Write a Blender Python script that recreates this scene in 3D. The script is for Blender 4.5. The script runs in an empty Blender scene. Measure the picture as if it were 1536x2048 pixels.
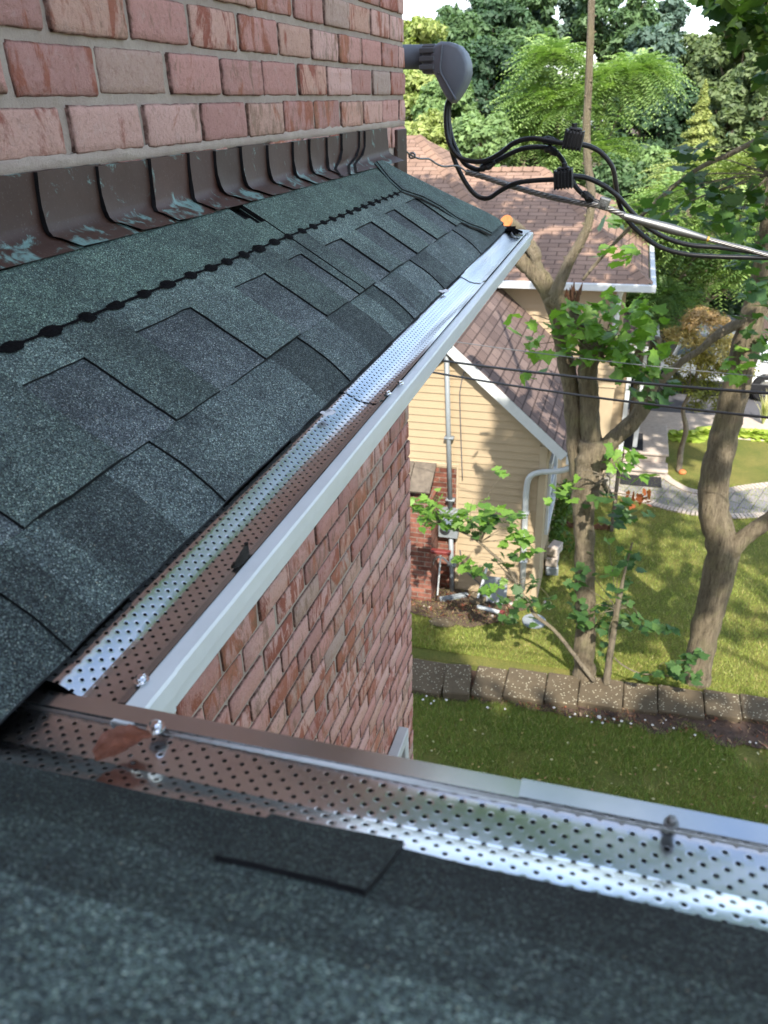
import bpy, math, random
import numpy as np
from mathutils import Vector, Matrix, noise as mnoise
random.seed(7); RNG = np.random.default_rng(7)
# ------------------------------------------------------------------ frame of reference
# The house wall runs along +X, the street side is -Y.  Points below are written relative to the
# lens (0,0,0) and lifted by H when linked, so that the far lawn lies at world z = 0.
H = 6.2
FPX = 1600.0; CX = 768.0; CY = 1024.0
def _n(v): return v/np.linalg.norm(v)
AX = _n(np.array([1290-CX, 190-CY, FPX])); AZ = -_n(np.array([860-CX, 4151.1-CY, FPX])); AY = np.cross(AZ, AX)
AX = np.cross(AY, AZ)
def ray(px, py):
    v = np.array([px-CX, py-CY, FPX]); return np.array([v@AX, v@AY, v@AZ])
def ox(px, py, x): r = ray(px, py); return Vector(r*(x/r[0]))
def oy(px, py, y): r = ray(px, py); return Vector(r*(y/r[1]))
def oz(px, py, z): r = ray(px, py); return Vector(r*(z/r[2]))
FWD = Vector((AX[2], AY[2], AZ[2]))
def mpp(p): return p.dot(FWD)/FPX          # metres per photograph pixel at a point
scene = bpy.context.scene
# ------------------------------------------------------------------ camera
cam = bpy.data.cameras.new("camera"); camo = bpy.data.objects.new("camera", cam); scene.collection.objects.link(camo)
cam.sensor_fit = 'VERTICAL'; cam.sensor_height = 36; cam.lens = FPX/2048*36
cam.clip_start = 0.02; cam.clip_end = 600
rx = (AX[0], AY[0], AZ[0]); dn = (AX[1], AY[1], AZ[1]); fw = (AX[2], AY[2], AZ[2])
camo.matrix_world = Matrix(((rx[0], -dn[0], -fw[0], 0), (rx[1], -dn[1], -fw[1], 0), (rx[2], -dn[2], -fw[2], H), (0, 0, 0, 1)))
cam.dof.use_dof = True; cam.dof.focus_distance = 1.3; cam.dof.aperture_fstop = 11
scene.camera = camo
# ------------------------------------------------------------------ light
SUN = Vector((-0.66, -0.20, 0.72)).normalized()
w = bpy.data.worlds.new("World"); scene.world = w; w.use_nodes = True
nt = w.node_tree; nt.nodes.clear()
sky = nt.nodes.new('ShaderNodeTexSky'); sky.sky_type = 'NISHITA'; sky.sun_disc = False
sky.sun_elevation = math.asin(SUN.z); sky.sun_rotation = math.atan2(SUN.x, SUN.y); sky.air_density = 1.0; sky.dust_density = 1.0
tc = nt.nodes.new('ShaderNodeTexCoord'); mp = nt.nodes.new('ShaderNodeMapping'); mp.inputs['Scale'].default_value = (2.2, 2.2, 7)
nz = nt.nodes.new('ShaderNodeTexNoise'); nz.inputs['Scale'].default_value = 1.6; nz.inputs['Detail'].default_value = 7; nz.inputs['Roughness'].default_value = .6
rp = nt.nodes.new('ShaderNodeValToRGB'); rp.color_ramp.elements[0].position = .45; rp.color_ramp.elements[1].position = .68
mx = nt.nodes.new('ShaderNodeMix'); mx.data_type = 'RGBA'; mx.inputs[7].default_value = (4.0, 4.3, 4.8, 1)
bg = nt.nodes.new('ShaderNodeBackground'); bg.inputs['Strength'].default_value = .15; wo = nt.nodes.new('ShaderNodeOutputWorld')
L = nt.links.new
L(tc.outputs['Generated'], mp.inputs[0]); L(mp.outputs[0], nz.inputs[0]); L(nz.outputs[0], rp.inputs[0]); L(rp.outputs[0], mx.inputs[0])
L(sky.outputs[0], mx.inputs[6]); L(mx.outputs[2], bg.inputs[0]); L(bg.outputs[0], wo.inputs[0])
sl = bpy.data.lights.new("sun", 'SUN'); sl.energy = 3.0; sl.angle = math.radians(.55); sl.color = (1, .95, .86)
so = bpy.data.objects.new("sun", sl); scene.collection.objects.link(so); so.rotation_euler = SUN.to_track_quat('Z', 'Y').to_euler(); so.location = (0, 0, 20)
scene.view_settings.view_transform = 'Standard'; scene.view_settings.look = 'None'; scene.view_settings.exposure = 1.78; scene.view_settings.gamma = 1
scene.render.engine = 'CYCLES'
scene.cycles.max_bounces = 8; scene.cycles.transparent_max_bounces = 12

# ------------------------------------------------------------------ object helpers
ORG = {}
def tag(o, label=None, cat=None, group=None, kind=None):
    if label: o['label'] = label
    if cat: o['category'] = cat
    if group: o['group'] = group
    if kind: o['kind'] = kind
    return o
def empty(name, p, label, cat, group=None):
    o = bpy.data.objects.new(name, None); o.empty_display_size = .1; scene.collection.objects.link(o)
    o.location = (p[0], p[1], p[2]+H); ORG[o.name] = Vector(p); return tag(o, label, cat, group)
class MB:
    def __init__(s): s.v = []; s.f = []; s.mi = []; s.c = []; s.uv = []
    def face(s, idx, mi=0, c=(1, 1, 1), uv=None):
        s.f.append(tuple(idx)); s.mi.append(mi); s.c.append(c); s.uv.append(uv)
    def quad(s, a, b, c_, d, mi=0, c=(1, 1, 1), uv=None):
        n = len(s.v); s.v += [tuple(a), tuple(b), tuple(c_), tuple(d)]; s.face((n, n+1, n+2, n+3), mi, c, uv)
    def poly(s, pts, mi=0, c=(1, 1, 1), uv=None):
        n = len(s.v); s.v += [tuple(p) for p in pts]; s.face(range(n, n+len(pts)), mi, c, uv)
    def box(s, lo, hi, mi=0, c=(1, 1, 1), rot=None, cen=None):
        x0, y0, z0 = lo; x1, y1, z1 = hi
        P = [Vector(p) for p in ((x0,y0,z0),(x1,y0,z0),(x1,y1,z0),(x0,y1,z0),(x0,y0,z1),(x1,y0,z1),(x1,y1,z1),(x0,y1,z1))]
        if rot is not None:
            cc = Vector(cen) if cen is not None else (P[0]+P[6])/2
            P = [cc+rot@(p-cc) for p in P]
        n = len(s.v); s.v += [tuple(p) for p in P]
        for q in ((0,3,2,1),(4,5,6,7),(0,1,5,4),(1,2,6,5),(2,3,7,6),(3,0,4,7)): s.face([n+i for i in q], mi, c)
    def bbox(s, lo, hi, b=.004, mi=0, c=(1, 1, 1), rot=None, cen=None):   # box with chamfered edges
        x0, y0, z0 = lo; x1, y1, z1 = hi; ctr = Vector(((x0+x1)/2, (y0+y1)/2, (z0+z1)/2)); h = Vector(((x1-x0)/2, (y1-y0)/2, (z1-z0)/2))
        n = len(s.v); idx = {}
        cc = Vector(cen) if cen is not None else ctr
        for sx in (-1, 1):
            for sy in (-1, 1):
                for sz in (-1, 1):
                    for a in range(3):
                        p = Vector((sx*(h.x-b), sy*(h.y-b), sz*(h.z-b))); p[a] = (sx, sy, sz)[a]*h[a]
                        p = ctr+p
                        if rot is not None: p = cc+rot@(p-cc)
                        idx[(sx, sy, sz, a)] = len(s.v); s.v.append(tuple(p))
        for a in range(3):
            u, v_ = (a+1) % 3, (a+2) % 3
            for sg in (-1, 1):
                q = []
                for (su, sv) in ((-1,-1),(1,-1),(1,1),(-1,1)):
                    k = [0, 0, 0]; k[a] = sg; k[u] = su; k[v_] = sv; q.append(idx[(k[0], k[1], k[2], a)])
                s.face(q if sg > 0 else q[::-1], mi, c)
        for a in range(3):
            u, v_ = (a+1) % 3, (a+2) % 3
            for su in (-1, 1):
                for sv in (-1, 1):
                    k0 = [0,0,0]; k1 = [0,0,0]; k0[a] = -1; k1[a] = 1; k0[u] = k1[u] = su; k0[v_] = k1[v_] = sv
                    s.face((idx[(*k0, u)], idx[(*k1, u)], idx[(*k1, v_)], idx[(*k0, v_)]), mi, c)
        for sx in (-1, 1):
            for sy in (-1, 1):
                for sz in (-1, 1): s.face([idx[(sx, sy, sz, a)] for a in range(3)], mi, c)
    def tube(s, pts, rad, n=8, mi=0, c=(1, 1, 1), cap=True, wob=0, seed=0, sq=1.0):
        pts = [Vector(p) for p in pts]; m = len(pts)
        if not hasattr(rad, '__len__'): rad = [rad]*m
        t0 = (pts[1]-pts[0]).normalized(); up = Vector((0, 0, 1)) if abs(t0.z) < .9 else Vector((1, 0, 0))
        nrm = (up-t0*up.dot(t0)).normalized(); rings = []
        for i in range(m):
            t = (pts[min(i+1, m-1)]-pts[max(i-1, 0)]).normalized()
            nrm = (nrm-t*nrm.dot(t)).normalized(); bi = t.cross(nrm); ring = []
            for k in range(n):
                a = 2*math.pi*k/n; r = rad[i]
                if wob: r *= 1+wob*mnoise.noise(Vector((math.cos(a)*1.3+seed*7, math.sin(a)*1.3, i*.55)))
                ring.append(len(s.v)); s.v.append(tuple(pts[i]+nrm*(math.cos(a)*r)+bi*(math.sin(a)*r*sq)))
            rings.append(ring)
        for i in range(m-1):
            for k in range(n): s.face((rings[i][k], rings[i][(k+1) % n], rings[i+1][(k+1) % n], rings[i+1][k]), mi, c)
        if cap: s.face(rings[0][::-1], mi, c); s.face(rings[-1], mi, c)
    def build(s, name, mats, parent=None, smooth=False, label=None, cat=None, group=None, kind=None, origin=None):
        if not isinstance(mats, (list, tuple)): mats = [mats]
        if parent is not None: o0 = ORG[parent.name]
        elif origin is not None: o0 = Vector(origin)
        else:
            A = np.array(s.v); o0 = Vector(((A[:,0].min()+A[:,0].max())/2, (A[:,1].min()+A[:,1].max())/2, A[:,2].min()))
        V = np.array(s.v, dtype=np.float64)-np.array(o0)
        me = bpy.data.meshes.new(name); me.from_pydata(V.tolist(), [], s.f)
        for m in mats: me.materials.append(m)
        me.polygons.foreach_set('material_index', s.mi)
        if smooth: me.polygons.foreach_set('use_smooth', [True]*len(s.f))
        at = me.attributes.new('col', 'FLOAT_COLOR', 'FACE')
        at.data.foreach_set('color', np.array([(q[0], q[1], q[2], 1) for q in s.c], dtype=np.float32).ravel())
        if any(u is not None for u in s.uv):
            ul = me.uv_layers.new(name='UVMap'); arr = []
            for f, u in zip(s.f, s.uv): arr += [x for p in (u if u is not None else [(0, 0)]*len(f)) for x in p]
            ul.data.foreach_set('uv', arr)
        me.update(); o = bpy.data.objects.new(name, me); scene.collection.objects.link(o)
        if parent is not None: o.parent = parent
        else: o.location = (o0.x, o0.y, o0.z+H)
        ORG[o.name] = o0
        return tag(o, label, cat, group, kind)
def npmesh(name, V, F, C, mat, parent=None, label=None, cat=None, group=None, kind=None):   # V (n,3), F list of arrays (k, m) with equal m
    if parent is not None: o0 = ORG[parent.name]
    else: o0 = Vector(((V[:,0].min()+V[:,0].max())/2, (V[:,1].min()+V[:,1].max())/2, V[:,2].min()))
    me = bpy.data.meshes.new(name); me.vertices.add(len(V)); me.vertices.foreach_set('co', (V-np.array(o0)).astype(np.float32).ravel())
    k = F.shape[1]; me.loops.add(F.size); me.loops.foreach_set('vertex_index', F.astype(np.int32).ravel())
    me.polygons.add(len(F)); me.polygons.foreach_set('loop_start', np.arange(0, F.size, k, dtype=np.int32))
    at = me.attributes.new('col', 'FLOAT_COLOR', 'FACE')
    at.data.foreach_set('color', np.hstack([C, np.ones((len(C), 1))]).astype(np.float32).ravel())
    me.materials.append(mat); me.update(calc_edges=True); me.validate()
    o = bpy.data.objects.new(name, me); scene.collection.objects.link(o)
    if parent is not None: o.parent = parent
    else: o.location = (o0.x, o0.y, o0.z+H)
    ORG[o.name] = o0
    return tag(o, label, cat, group, kind)
def RZ(a): return Matrix.Rotation(a, 3, 'Z')
def fbm(x, y, z=0, s=1): return mnoise.noise(Vector((x*s, y*s, z*s)))+.5*mnoise.noise(Vector((x*s*2.1+5, y*s*2.1, z*s*2.1)))
# smooth curve through points
def curve(pts, n=8):
    P = [Vector(p) for p in pts]; out = []
    for i in range(len(P)-1):
        a, b, c_, d = P[max(i-1, 0)], P[i], P[i+1], P[min(i+2, len(P)-1)]
        for k in range(n):
            t = k/n
            out.append(.5*((2*b)+(c_-a)*t+(2*a-5*b+4*c_-d)*t*t+(3*b-a-3*c_+d)*t**3))
    out.append(P[-1]); return out

# ------------------------------------------------------------------ materials
class NT:
    def __init__(s, name):
        s.m = bpy.data.materials.new(name); s.m.use_nodes = True; s.t = s.m.node_tree; s.t.nodes.clear()
        s.out = s.n('OutputMaterial'); s.b = s.n('BsdfPrincipled'); s.l(s.b.outputs[0], s.out.inputs[0])
    def n(s, k, **kw):
        q = s.t.nodes.new('ShaderNode'+k)
        for a, v in kw.items(): setattr(q, a, v)
        return q
    def l(s, a, b): s.t.links.new(a, b)
    def coord(s, out='Object', scale=(1, 1, 1), rot=(0, 0, 0)):
        t = s.n('TexCoord'); m = s.n('Mapping'); m.inputs['Scale'].default_value = scale; m.inputs['Rotation'].default_value = rot; s.l(t.outputs[out], m.inputs[0]); return m.outputs[0]
    def noise(s, co, scale, detail=4, rough=.55, dist=0):
        q = s.n('TexNoise'); q.inputs['Scale'].default_value = scale; q.inputs['Detail'].default_value = detail; q.inputs['Roughness'].default_value = rough; q.inputs['Distortion'].default_value = dist
        s.l(co, q.inputs[0]); return q.outputs[0]
    def vor(s, co, scale, feature='F1'):
        q = s.n('TexVoronoi'); q.feature = feature; q.inputs['Scale'].default_value = scale; s.l(co, q.inputs[0]); return q
    def ramp(s, f, stops, interp='LINEAR'):
        q = s.n('ValToRGB'); q.color_ramp.interpolation = interp; e = q.color_ramp.elements
        while len(e) < len(stops): e.new(.5)
        for k, (p, c) in enumerate(stops):
            e[k].position = p; e[k].color = (*c, 1) if len(c) == 3 else c
        s.l(f, q.inputs[0]); return q.outputs[0]
    def mix(s, f, a, b, blend='MIX'):
        q = s.n('Mix', data_type='RGBA', blend_type=blend)
        for i, v in ((0, f), (6, a), (7, b)):
            if isinstance(v, (int, float)): q.inputs[i].default_value = v
            elif isinstance(v, tuple): q.inputs[i].default_value = (*v, 1)
            else: s.l(v, q.inputs[i])
        return q.outputs[2]
    def math(s, op, a, b=0, c=0):
        q = s.n('Math', operation=op)
        for i, v in enumerate((a, b, c)):
            if isinstance(v, (int, float)): q.inputs[i].default_value = v
            else: s.l(v, q.inputs[i])
        return q.outputs[0]
    def attr(s, name='col'): q = s.n('Attribute', attribute_name=name); return q.outputs[0]
    def bump(s, h, strength=.5, dist=.01):
        q = s.n('Bump'); q.inputs['Strength'].default_value = strength; q.inputs['Distance'].default_value = dist; s.l(h, q.inputs['Height']); s.l(q.outputs[0], s.b.inputs['Normal']); return q
    def set(s, col=None, rough=None, metal=None, spec=None, coat=None):
        for k, v in (('Base Color', col), ('Roughness', rough), ('Metallic', metal), ('Specular IOR Level', spec), ('Coat Weight', coat)):
            if v is None: continue
            if isinstance(v, tuple): s.b.inputs[k].default_value = (*v, 1)
            elif isinstance(v, (int, float)): s.b.inputs[k].default_value = v
            else: s.l(v, s.b.inputs[k])
        return s.m
def plain(name, col, rough=.6, metal=0, spec=.4, var=.25, scale=8, bump=0, bscale=60):
    t = NT(name); co = t.coord()
    n = t.noise(co, scale, 6, .65)
    c = t.mix(t.ramp(n, [(.3, (0,0,0)), (.7, (1,1,1))]), tuple(x*(1-var) for x in col), tuple(min(1, x*(1+var*.6)) for x in col))
    if bump: t.bump(t.noise(co, bscale, 5, .7), .6, bump)
    return t.set(c, rough, metal, spec)

def m_brick(name='brick', mort=False, dark=1.0):
    t = NT(name); co = t.coord()
    if mort:
        n = t.noise(co, 60, 6, .7); big = t.noise(co, 7, 3)
        c = t.mix(n, (.36, .29, .235), (.60, .50, .42)); c = t.mix(t.ramp(big, [(.4, (0,0,0)), (.7, (1,1,1))]), c, (.40, .31, .26))
        t.bump(t.noise(co, 260, 4, .8), .9, .0025); return t.set(c, .95, 0, .15)
    a = t.attr(); sp = t.n('SeparateColor'); t.l(a, sp.inputs[0])
    r1, r2, r3 = sp.outputs[0], sp.outputs[1], sp.outputs[2]
    face = t.ramp(r1, [(0, (.52, .28, .24)), (.3, (.62, .32, .27)), (.6, (.72, .45, .39)), (.85, (.66, .38, .29)), (1, (.50, .37, .31))])
    va = t.n('VectorMath', operation='MULTIPLY_ADD'); t.l(a, va.inputs[0]); va.inputs[1].default_value = (13, 17, 11); t.l(t.coord(scale=(8, 8, 3.2)), va.inputs[2]); stre = va.outputs[0]; patch = t.noise(stre, 2.4, 6, .68, .6)
    thr = t.math('ADD', patch, t.math('MULTIPLY', t.math('SUBTRACT', r2, .56), .15))
    red = t.mix(r3, (.38*dark, .13*dark, .09*dark), (.50*dark, .21*dark, .13*dark))
    c = t.mix(t.ramp(thr, [(.52, (0,0,0)), (.60, (1,1,1))]), face, red)
    p2 = t.noise(stre, 4.5, 5, .75, .3)
    c = t.mix(t.math('MULTIPLY', t.ramp(t.math('ADD', p2, t.math('MULTIPLY', t.math('SUBTRACT', r3, .5), .2)), [(.58, (0,0,0)), (.68, (1,1,1))]), .6), c, (.24*dark, .15*dark, .09*dark))
    fine = t.noise(co, 130, 4, .75)
    c = t.mix(t.math('MULTIPLY', t.ramp(fine, [(.52, (0,0,0)), (.72, (1,1,1))]), .45), c, (.30*dark, .13*dark, .10*dark))
    pale = t.noise(co, 38, 5, .7)
    c = t.mix(t.math('MULTIPLY', t.ramp(pale, [(.55, (0,0,0)), (.75, (1,1,1))]), .4), c, (.66*dark, .50*dark, .44*dark))
    # darker tone on the arrises of a brick comes with the mesh (attribute edge)
    e = t.n('Attribute', attribute_name='edge'); c = t.mix(t.math('MULTIPLY', e.outputs['Fac'], t.ramp(t.noise(co, 90, 3), [(.3, (.25,.25,.25)), (.6, (1,1,1))])), c, (.16*dark, .09*dark, .07*dark))
    t.bump(t.math('ADD', t.noise(co, 220, 5, .75), t.math('MULTIPLY', t.noise(co, 45, 4), 1.5)), 1, .004)
    return t.set(c, .88, 0, .2)
def m_shingle(name='asphalt shingle', gscale=950, k=1.6):
    t = NT(name); co = t.coord(); a = t.attr()
    v = t.vor(co, gscale); sp = t.n('SeparateColor'); t.l(v.outputs['Color'], sp.inputs[0])
    c = t.ramp(sp.outputs[0], [(0, (.012, .015, .015)), (.30, (.038, .050, .048)), (.55, (.066, .088, .082)), (.80, (.108, .142, .130)), (.95, (.20, .26, .23)), (1, (.40, .45, .40))])
    c2 = t.ramp(sp.outputs[1], [(0, (.75, .75, .85)), (.7, (1, 1, 1)), (.97, (1.0, 1.05, .95)), (1, (1.3, .9, .7))])
    c = t.mix(1.0, c, c2, 'MULTIPLY'); c = t.mix(1.0, c, a, 'MULTIPLY')
    cl = t.noise(co, 55, 4, .7); c = t.mix(1.0, c, t.ramp(cl, [(.3, (.72, .72, .74)), (.7, (1.22, 1.22, 1.2))]), 'MULTIPLY')
    big = t.noise(co, 9, 4, .6); c = t.mix(1.0, c, t.ramp(big, [(.35, (.8, .79, .82)), (.65, (1.12, 1.14, 1.12))]), 'MULTIPLY')
    c = t.mix(1.0, c, (k, k, k*.97), 'MULTIPLY')
    t.bump(t.math('ADD', v.outputs['Distance'], t.math('MULTIPLY', t.noise(co, 60, 3), .8)), .55, .0016)
    return t.set(c, .82, 0, .35)
def m_perf(name, tone=(.60, .61, .62), rough=.17, pitch=.0118, r=.0015, rib=True):
    # aluminium sheet with punched holes; UV is in metres
    t = NT(name); uv = t.n('TexCoord').outputs['UV']; s = t.n('SeparateXYZ'); t.l(uv, s.inputs[0]); u, v = s.outputs[0], s.outputs[1]
    def lat(o):
        a = t.math('MULTIPLY', t.math('SUBTRACT', t.math('FRACT', t.math('ADD', t.math('DIVIDE', u, pitch), o)), .5), pitch)
        b = t.math('MULTIPLY', t.math('SUBTRACT', t.math('FRACT', t.math('ADD', t.math('DIVIDE', v, pitch), o)), .5), pitch)
        return t.math('SQRT', t.math('ADD', t.math('MULTIPLY', a, a), t.math('MULTIPLY', b, b)))
    d = t.math('MINIMUM', lat(0.0), lat(.5))
    a = t.attr(); sp = t.n('SeparateColor'); t.l(a, sp.inputs[0])        # red = punched zone
    hole = t.math('MULTIPLY', t.math('LESS_THAN', d, r), sp.outputs[0])
    co = t.coord(scale=(.6, 12, 12)); n = t.noise(t.coord(scale=(2, 2, 2)), 24, 4, .6)
    t.set(t.mix(n, tuple(x*.9 for x in tone), tone), None, 1.0)
    rr = t.n('MapRange'); rr.inputs['To Min'].default_value = rough*.8; rr.inputs['To Max'].default_value = rough*1.5; t.l(t.noise(t.coord(), 30, 4), rr.inputs[0]); t.l(rr.outputs[0], t.b.inputs['Roughness'])
    ridge = t.n('MapRange', interpolation_type='SMOOTHSTEP'); ridge.inputs['From Min'].default_value = r; ridge.inputs['From Max'].default_value = r*2.0; t.l(d, ridge.inputs[0])
    hgt = t.math('ADD', t.math('MULTIPLY', t.math('MULTIPLY', ridge.outputs[0], sp.outputs[0]), .25), t.math('MULTIPLY', t.noise(t.coord(scale=(1, 1, 1)), 16, 2), .10))
    t.bump(hgt, .3, .0009)
    tr = t.n('BsdfTransparent'); ms = t.n('MixShader'); t.l(hole, ms.inputs[0]); t.l(t.b.outputs[0], ms.inputs[1]); t.l(tr.outputs[0], ms.inputs[2]); t.l(ms.outputs[0], t.out.inputs[0])
    return t.m
def m_metal(name, tone, rough=.25, metal=1.0, var=.15, scale=20, bump=.0006):
    t = NT(name); co = t.coord(); n = t.noise(co, scale, 5, .65)
    t.bump(t.noise(co, scale*.7, 3), .4, bump)
    return t.set(t.mix(n, tuple(x*(1-var) for x in tone), tone), rough, metal, .5)
def m_flash():
    t = NT('weathered copper flashing'); co = t.coord(); a = t.attr()
    base = t.mix(t.noise(co, 14, 5, .7), (.040, .020, .014), (.085, .048, .036)); base = t.mix(1.0, base, a, 'MULTIPLY')
    n = t.noise(co, 22, 8, .72, .8); sz = t.n('Attribute', attribute_name='edge')
    f = t.math('ADD', n, t.math('MULTIPLY', sz.outputs['Fac'], .20)); f = t.ramp(f, [(.615, (0,0,0)), (.69, (1,1,1))])
    verd = t.mix(t.noise(co, 90, 5, .7), (.10, .27, .24), (.36, .58, .54)); c = t.mix(t.math('MULTIPLY', f, .6), base, verd)
    dust = t.noise(co, 300, 3, .7); c = t.mix(t.math('MULTIPLY', t.ramp(dust, [(.6, (0,0,0)), (.75, (1,1,1))]), .15), c, (.4, .38, .36))
    t.bump(t.noise(co, 18, 3), .4, .002); return t.set(c, .5, 0, .35)
def m_leaf(name, trans=.35, rough=.45, gain=1.0):
    t = NT(name); a = t.attr(); c = a if gain == 1 else t.mix(1.0, a, (gain*1.03, gain*.92, gain*1.35) if gain > 1.2 else (gain, gain, gain), 'MULTIPLY')
    n = t.noise(t.coord(), 45, 3); c = t.mix(1.0, c, t.ramp(n, [(.3, (.8, .82, .8)), (.7, (1.15, 1.12, 1.1))]), 'MULTIPLY')
    t.set(c, rough, 0, .35); tb = t.n('BsdfTranslucent'); t.l(t.mix(1.0, c, (1.25, 1.45, .55), 'MULTIPLY'), tb.inputs[0])
    ms = t.n('MixShader'); ms.inputs[0].default_value = trans; t.l(t.b.outputs[0], ms.inputs[1]); t.l(tb.outputs[0], ms.inputs[2]); t.l(ms.outputs[0], t.out.inputs[0])
    return t.m
def m_bark(name, a=(.10, .078, .052), b=(.31, .25, .165), sc=7):
    t = NT(name); co = t.coord(scale=(3, 3, .55)); n = t.noise(co, sc, 7, .72, .4); lich = t.noise(t.coord(), 3.5, 5, .65)
    c = t.mix(t.ramp(n, [(.3, (0,0,0)), (.68, (1,1,1))]), a, b); c = t.mix(t.math('MULTIPLY', t.ramp(lich, [(.5, (0,0,0)), (.68, (1,1,1))]), .5), c, (.26, .235, .12))
    fis = t.noise(t.coord(scale=(5, 5, .5)), 16, 5, .7); c = t.mix(t.ramp(fis, [(.56, (0,0,0)), (.66, (.75,.75,.75))]), c, tuple(x*.4 for x in a))
    t.bump(t.math('ADD', t.math('ADD', n, t.math('MULTIPLY', fis, -1.2)), t.math('MULTIPLY', t.noise(t.coord(), 34, 5, .75), .6)), 1, .035); return t.set(c, .9, 0, .2)
def m_roofn(name, c1, c2, row=.14, wid=.32):
    t = NT(name); uv = t.n('TexCoord').outputs['UV']; q = t.n('TexBrick'); t.l(uv, q.inputs[0]); q.offset = .5; q.squash = 1
    q.inputs['Scale'].default_value = 1; q.inputs['Brick Width'].default_value = wid; q.inputs['Row Height'].default_value = row; q.inputs['Mortar Size'].default_value = .011; q.inputs['Bias'].default_value = 0
    q.inputs['Color1'].default_value = (*c1, 1); q.inputs['Color2'].default_value = (*c2, 1); q.inputs['Mortar'].default_value = (*tuple(x*.55 for x in c1), 1)
    n = t.noise(t.coord(), 1.4, 4); c = t.mix(1.0, q.outputs[0], t.ramp(n, [(.3, (.8, .8, .82)), (.7, (1.15, 1.13, 1.1))]), 'MULTIPLY')
    g = t.noise(t.coord(), 130, 3, .8); c = t.mix(1.0, c, t.ramp(g, [(.3, (.7, .7, .7)), (.7, (1.3, 1.3, 1.3))]), 'MULTIPLY')
    t.bump(q.outputs['Fac'], .6, -.01); return t.set(c, .9, 0, .2)
def m_grass(name='lawn', dry=.35):
    t = NT(name); co = t.coord(); n = t.noise(co, 1.1, 5, .6); f = t.noise(co, 40, 6, .8); g = t.noise(t.coord(scale=(1, 2.6, 1)), 160, 3, .8)
    c = t.mix(t.ramp(n, [(.35, (0,0,0)), (.66, (1,1,1))]), (.19, .24, .055), (.35, .33, .10))
    c = t.mix(1.0, c, t.ramp(f, [(.3, (.55, .6, .6)), (.7, (1.35, 1.25, 1.1))]), 'MULTIPLY'); c = t.mix(1.0, c, t.ramp(g, [(.3, (.55, .58, .6)), (.7, (1.4, 1.3, 1.15))]), 'MULTIPLY')
    t.bump(t.math('ADD', f, g), 1, .04); return t.set(c, .8, 0, .2)
M = dict(
 brick=m_brick(), mortar=m_brick('mortar', True), shingle=m_shingle(), asph=plain('asphalt edge', (.008, .008, .009), .55, var=.4, scale=80, bump=.001, bscale=300),
 seal=plain('sealant', (.004, .0035, .004), .85, spec=.08, var=.5, scale=120, bump=.002, bscale=350), flash=m_flash(),
 perf=m_perf('perforated aluminium'), alu=m_metal('mill aluminium', (.52, .53, .53), .3), wht=m_metal('white gutter enamel', (.80, .84, .85), .28, 0, .22, 26),
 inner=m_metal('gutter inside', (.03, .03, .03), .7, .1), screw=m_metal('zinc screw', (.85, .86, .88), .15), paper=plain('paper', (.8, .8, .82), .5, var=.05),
 ink=plain('ink', (.03, .03, .04), .5), scrap=plain('dark leaf scrap', (.035, .03, .024), .9, var=.5, scale=90, bump=.003, bscale=200), deadleaf=plain('dead leaf', (.22, .072, .040), .5, var=.45, scale=45, bump=.002, bscale=120),
 pvc=plain('grey plastic', (.135, .15, .18), .5, var=.06, scale=30), pvcd=plain('dark grey plastic', (.085, .09, .10), .45, var=.15), blk=plain('black cable jacket', (.010, .010, .011), .32, var=.3, scale=60),
 wire=m_metal('stranded aluminium', (.30, .29, .28), .5), sleeve=m_metal('dead end sleeve', (.28, .28, .27), .5), brass=plain('amber grease', (.45, .27, .05), .4), rub=plain('black insulating plastic', (.012, .012, .013), .5, var=.3, scale=90),
 side=plain('cream vinyl siding', (.35, .265, .165), .55, var=.07, scale=2.5), trim=plain('white trim', (.55, .56, .55), .45, var=.08), trimc=plain('cream trim', (.39, .305, .20), .5, var=.06),
 roofa=m_roofn('brown grey shingles', (.105, .072, .062), (.165, .118, .102)), roofb=m_roofn('tan red shingles', (.215, .135, .095), (.255, .165, .120)),
 dsp=plain('painted pipe', (.45, .46, .44), .4, var=.1), steel=plain('grey enamel', (.21, .23, .24), .45, var=.12), glass=plain('window glass', (.10, .13, .16), .06, var=.2, scale=3, spec=.9),
 bark=m_bark('maple bark'), bark2=m_bark('smooth bark', (.17, .135, .09), (.30, .25, .18), 5), cut=plain('fresh cut wood', (.50, .16, .05), .8, var=.25, scale=30), rot=plain('rotten wood', (.12, .055, .028), .9, var=.5, scale=30, bump=.01, bscale=40),
 leaf=m_leaf('maple leaves', .4, .45, 1.15), far=m_leaf('far leaves', .3, .6, 1.3), grass=m_grass(), soil=plain('mulch soil', (.085, .052, .036), .95, var=.5, scale=30, bump=.02, bscale=60),
 asphalt=plain('asphalt', (.085, .083, .09), .9, var=.2, scale=12, bump=.003, bscale=150), stone=plain('pale stone', (.42, .35, .29), .85, var=.2, scale=14, bump=.004), rub2=plain('rubber mat', (.018, .018, .02), .85, var=.3),
 white=plain('white pebble', (.62, .58, .52), .7, var=.2, scale=40), carw=plain('white car paint', (.66, .66, .66), .25, var=.04, spec=.6), dark=plain('dark plastic', (.012, .012, .014), .4), red=plain('red plastic', (.16, .03, .025), .4),
 timber=plain('old boards', (.13, .105, .08), .9, var=.4, scale=9, bump=.004, bscale=60), hose=plain('grey hose', (.42, .40, .38), .5), copper=plain('rusty metal', (.13, .05, .03), .7, var=.4),
)
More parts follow.
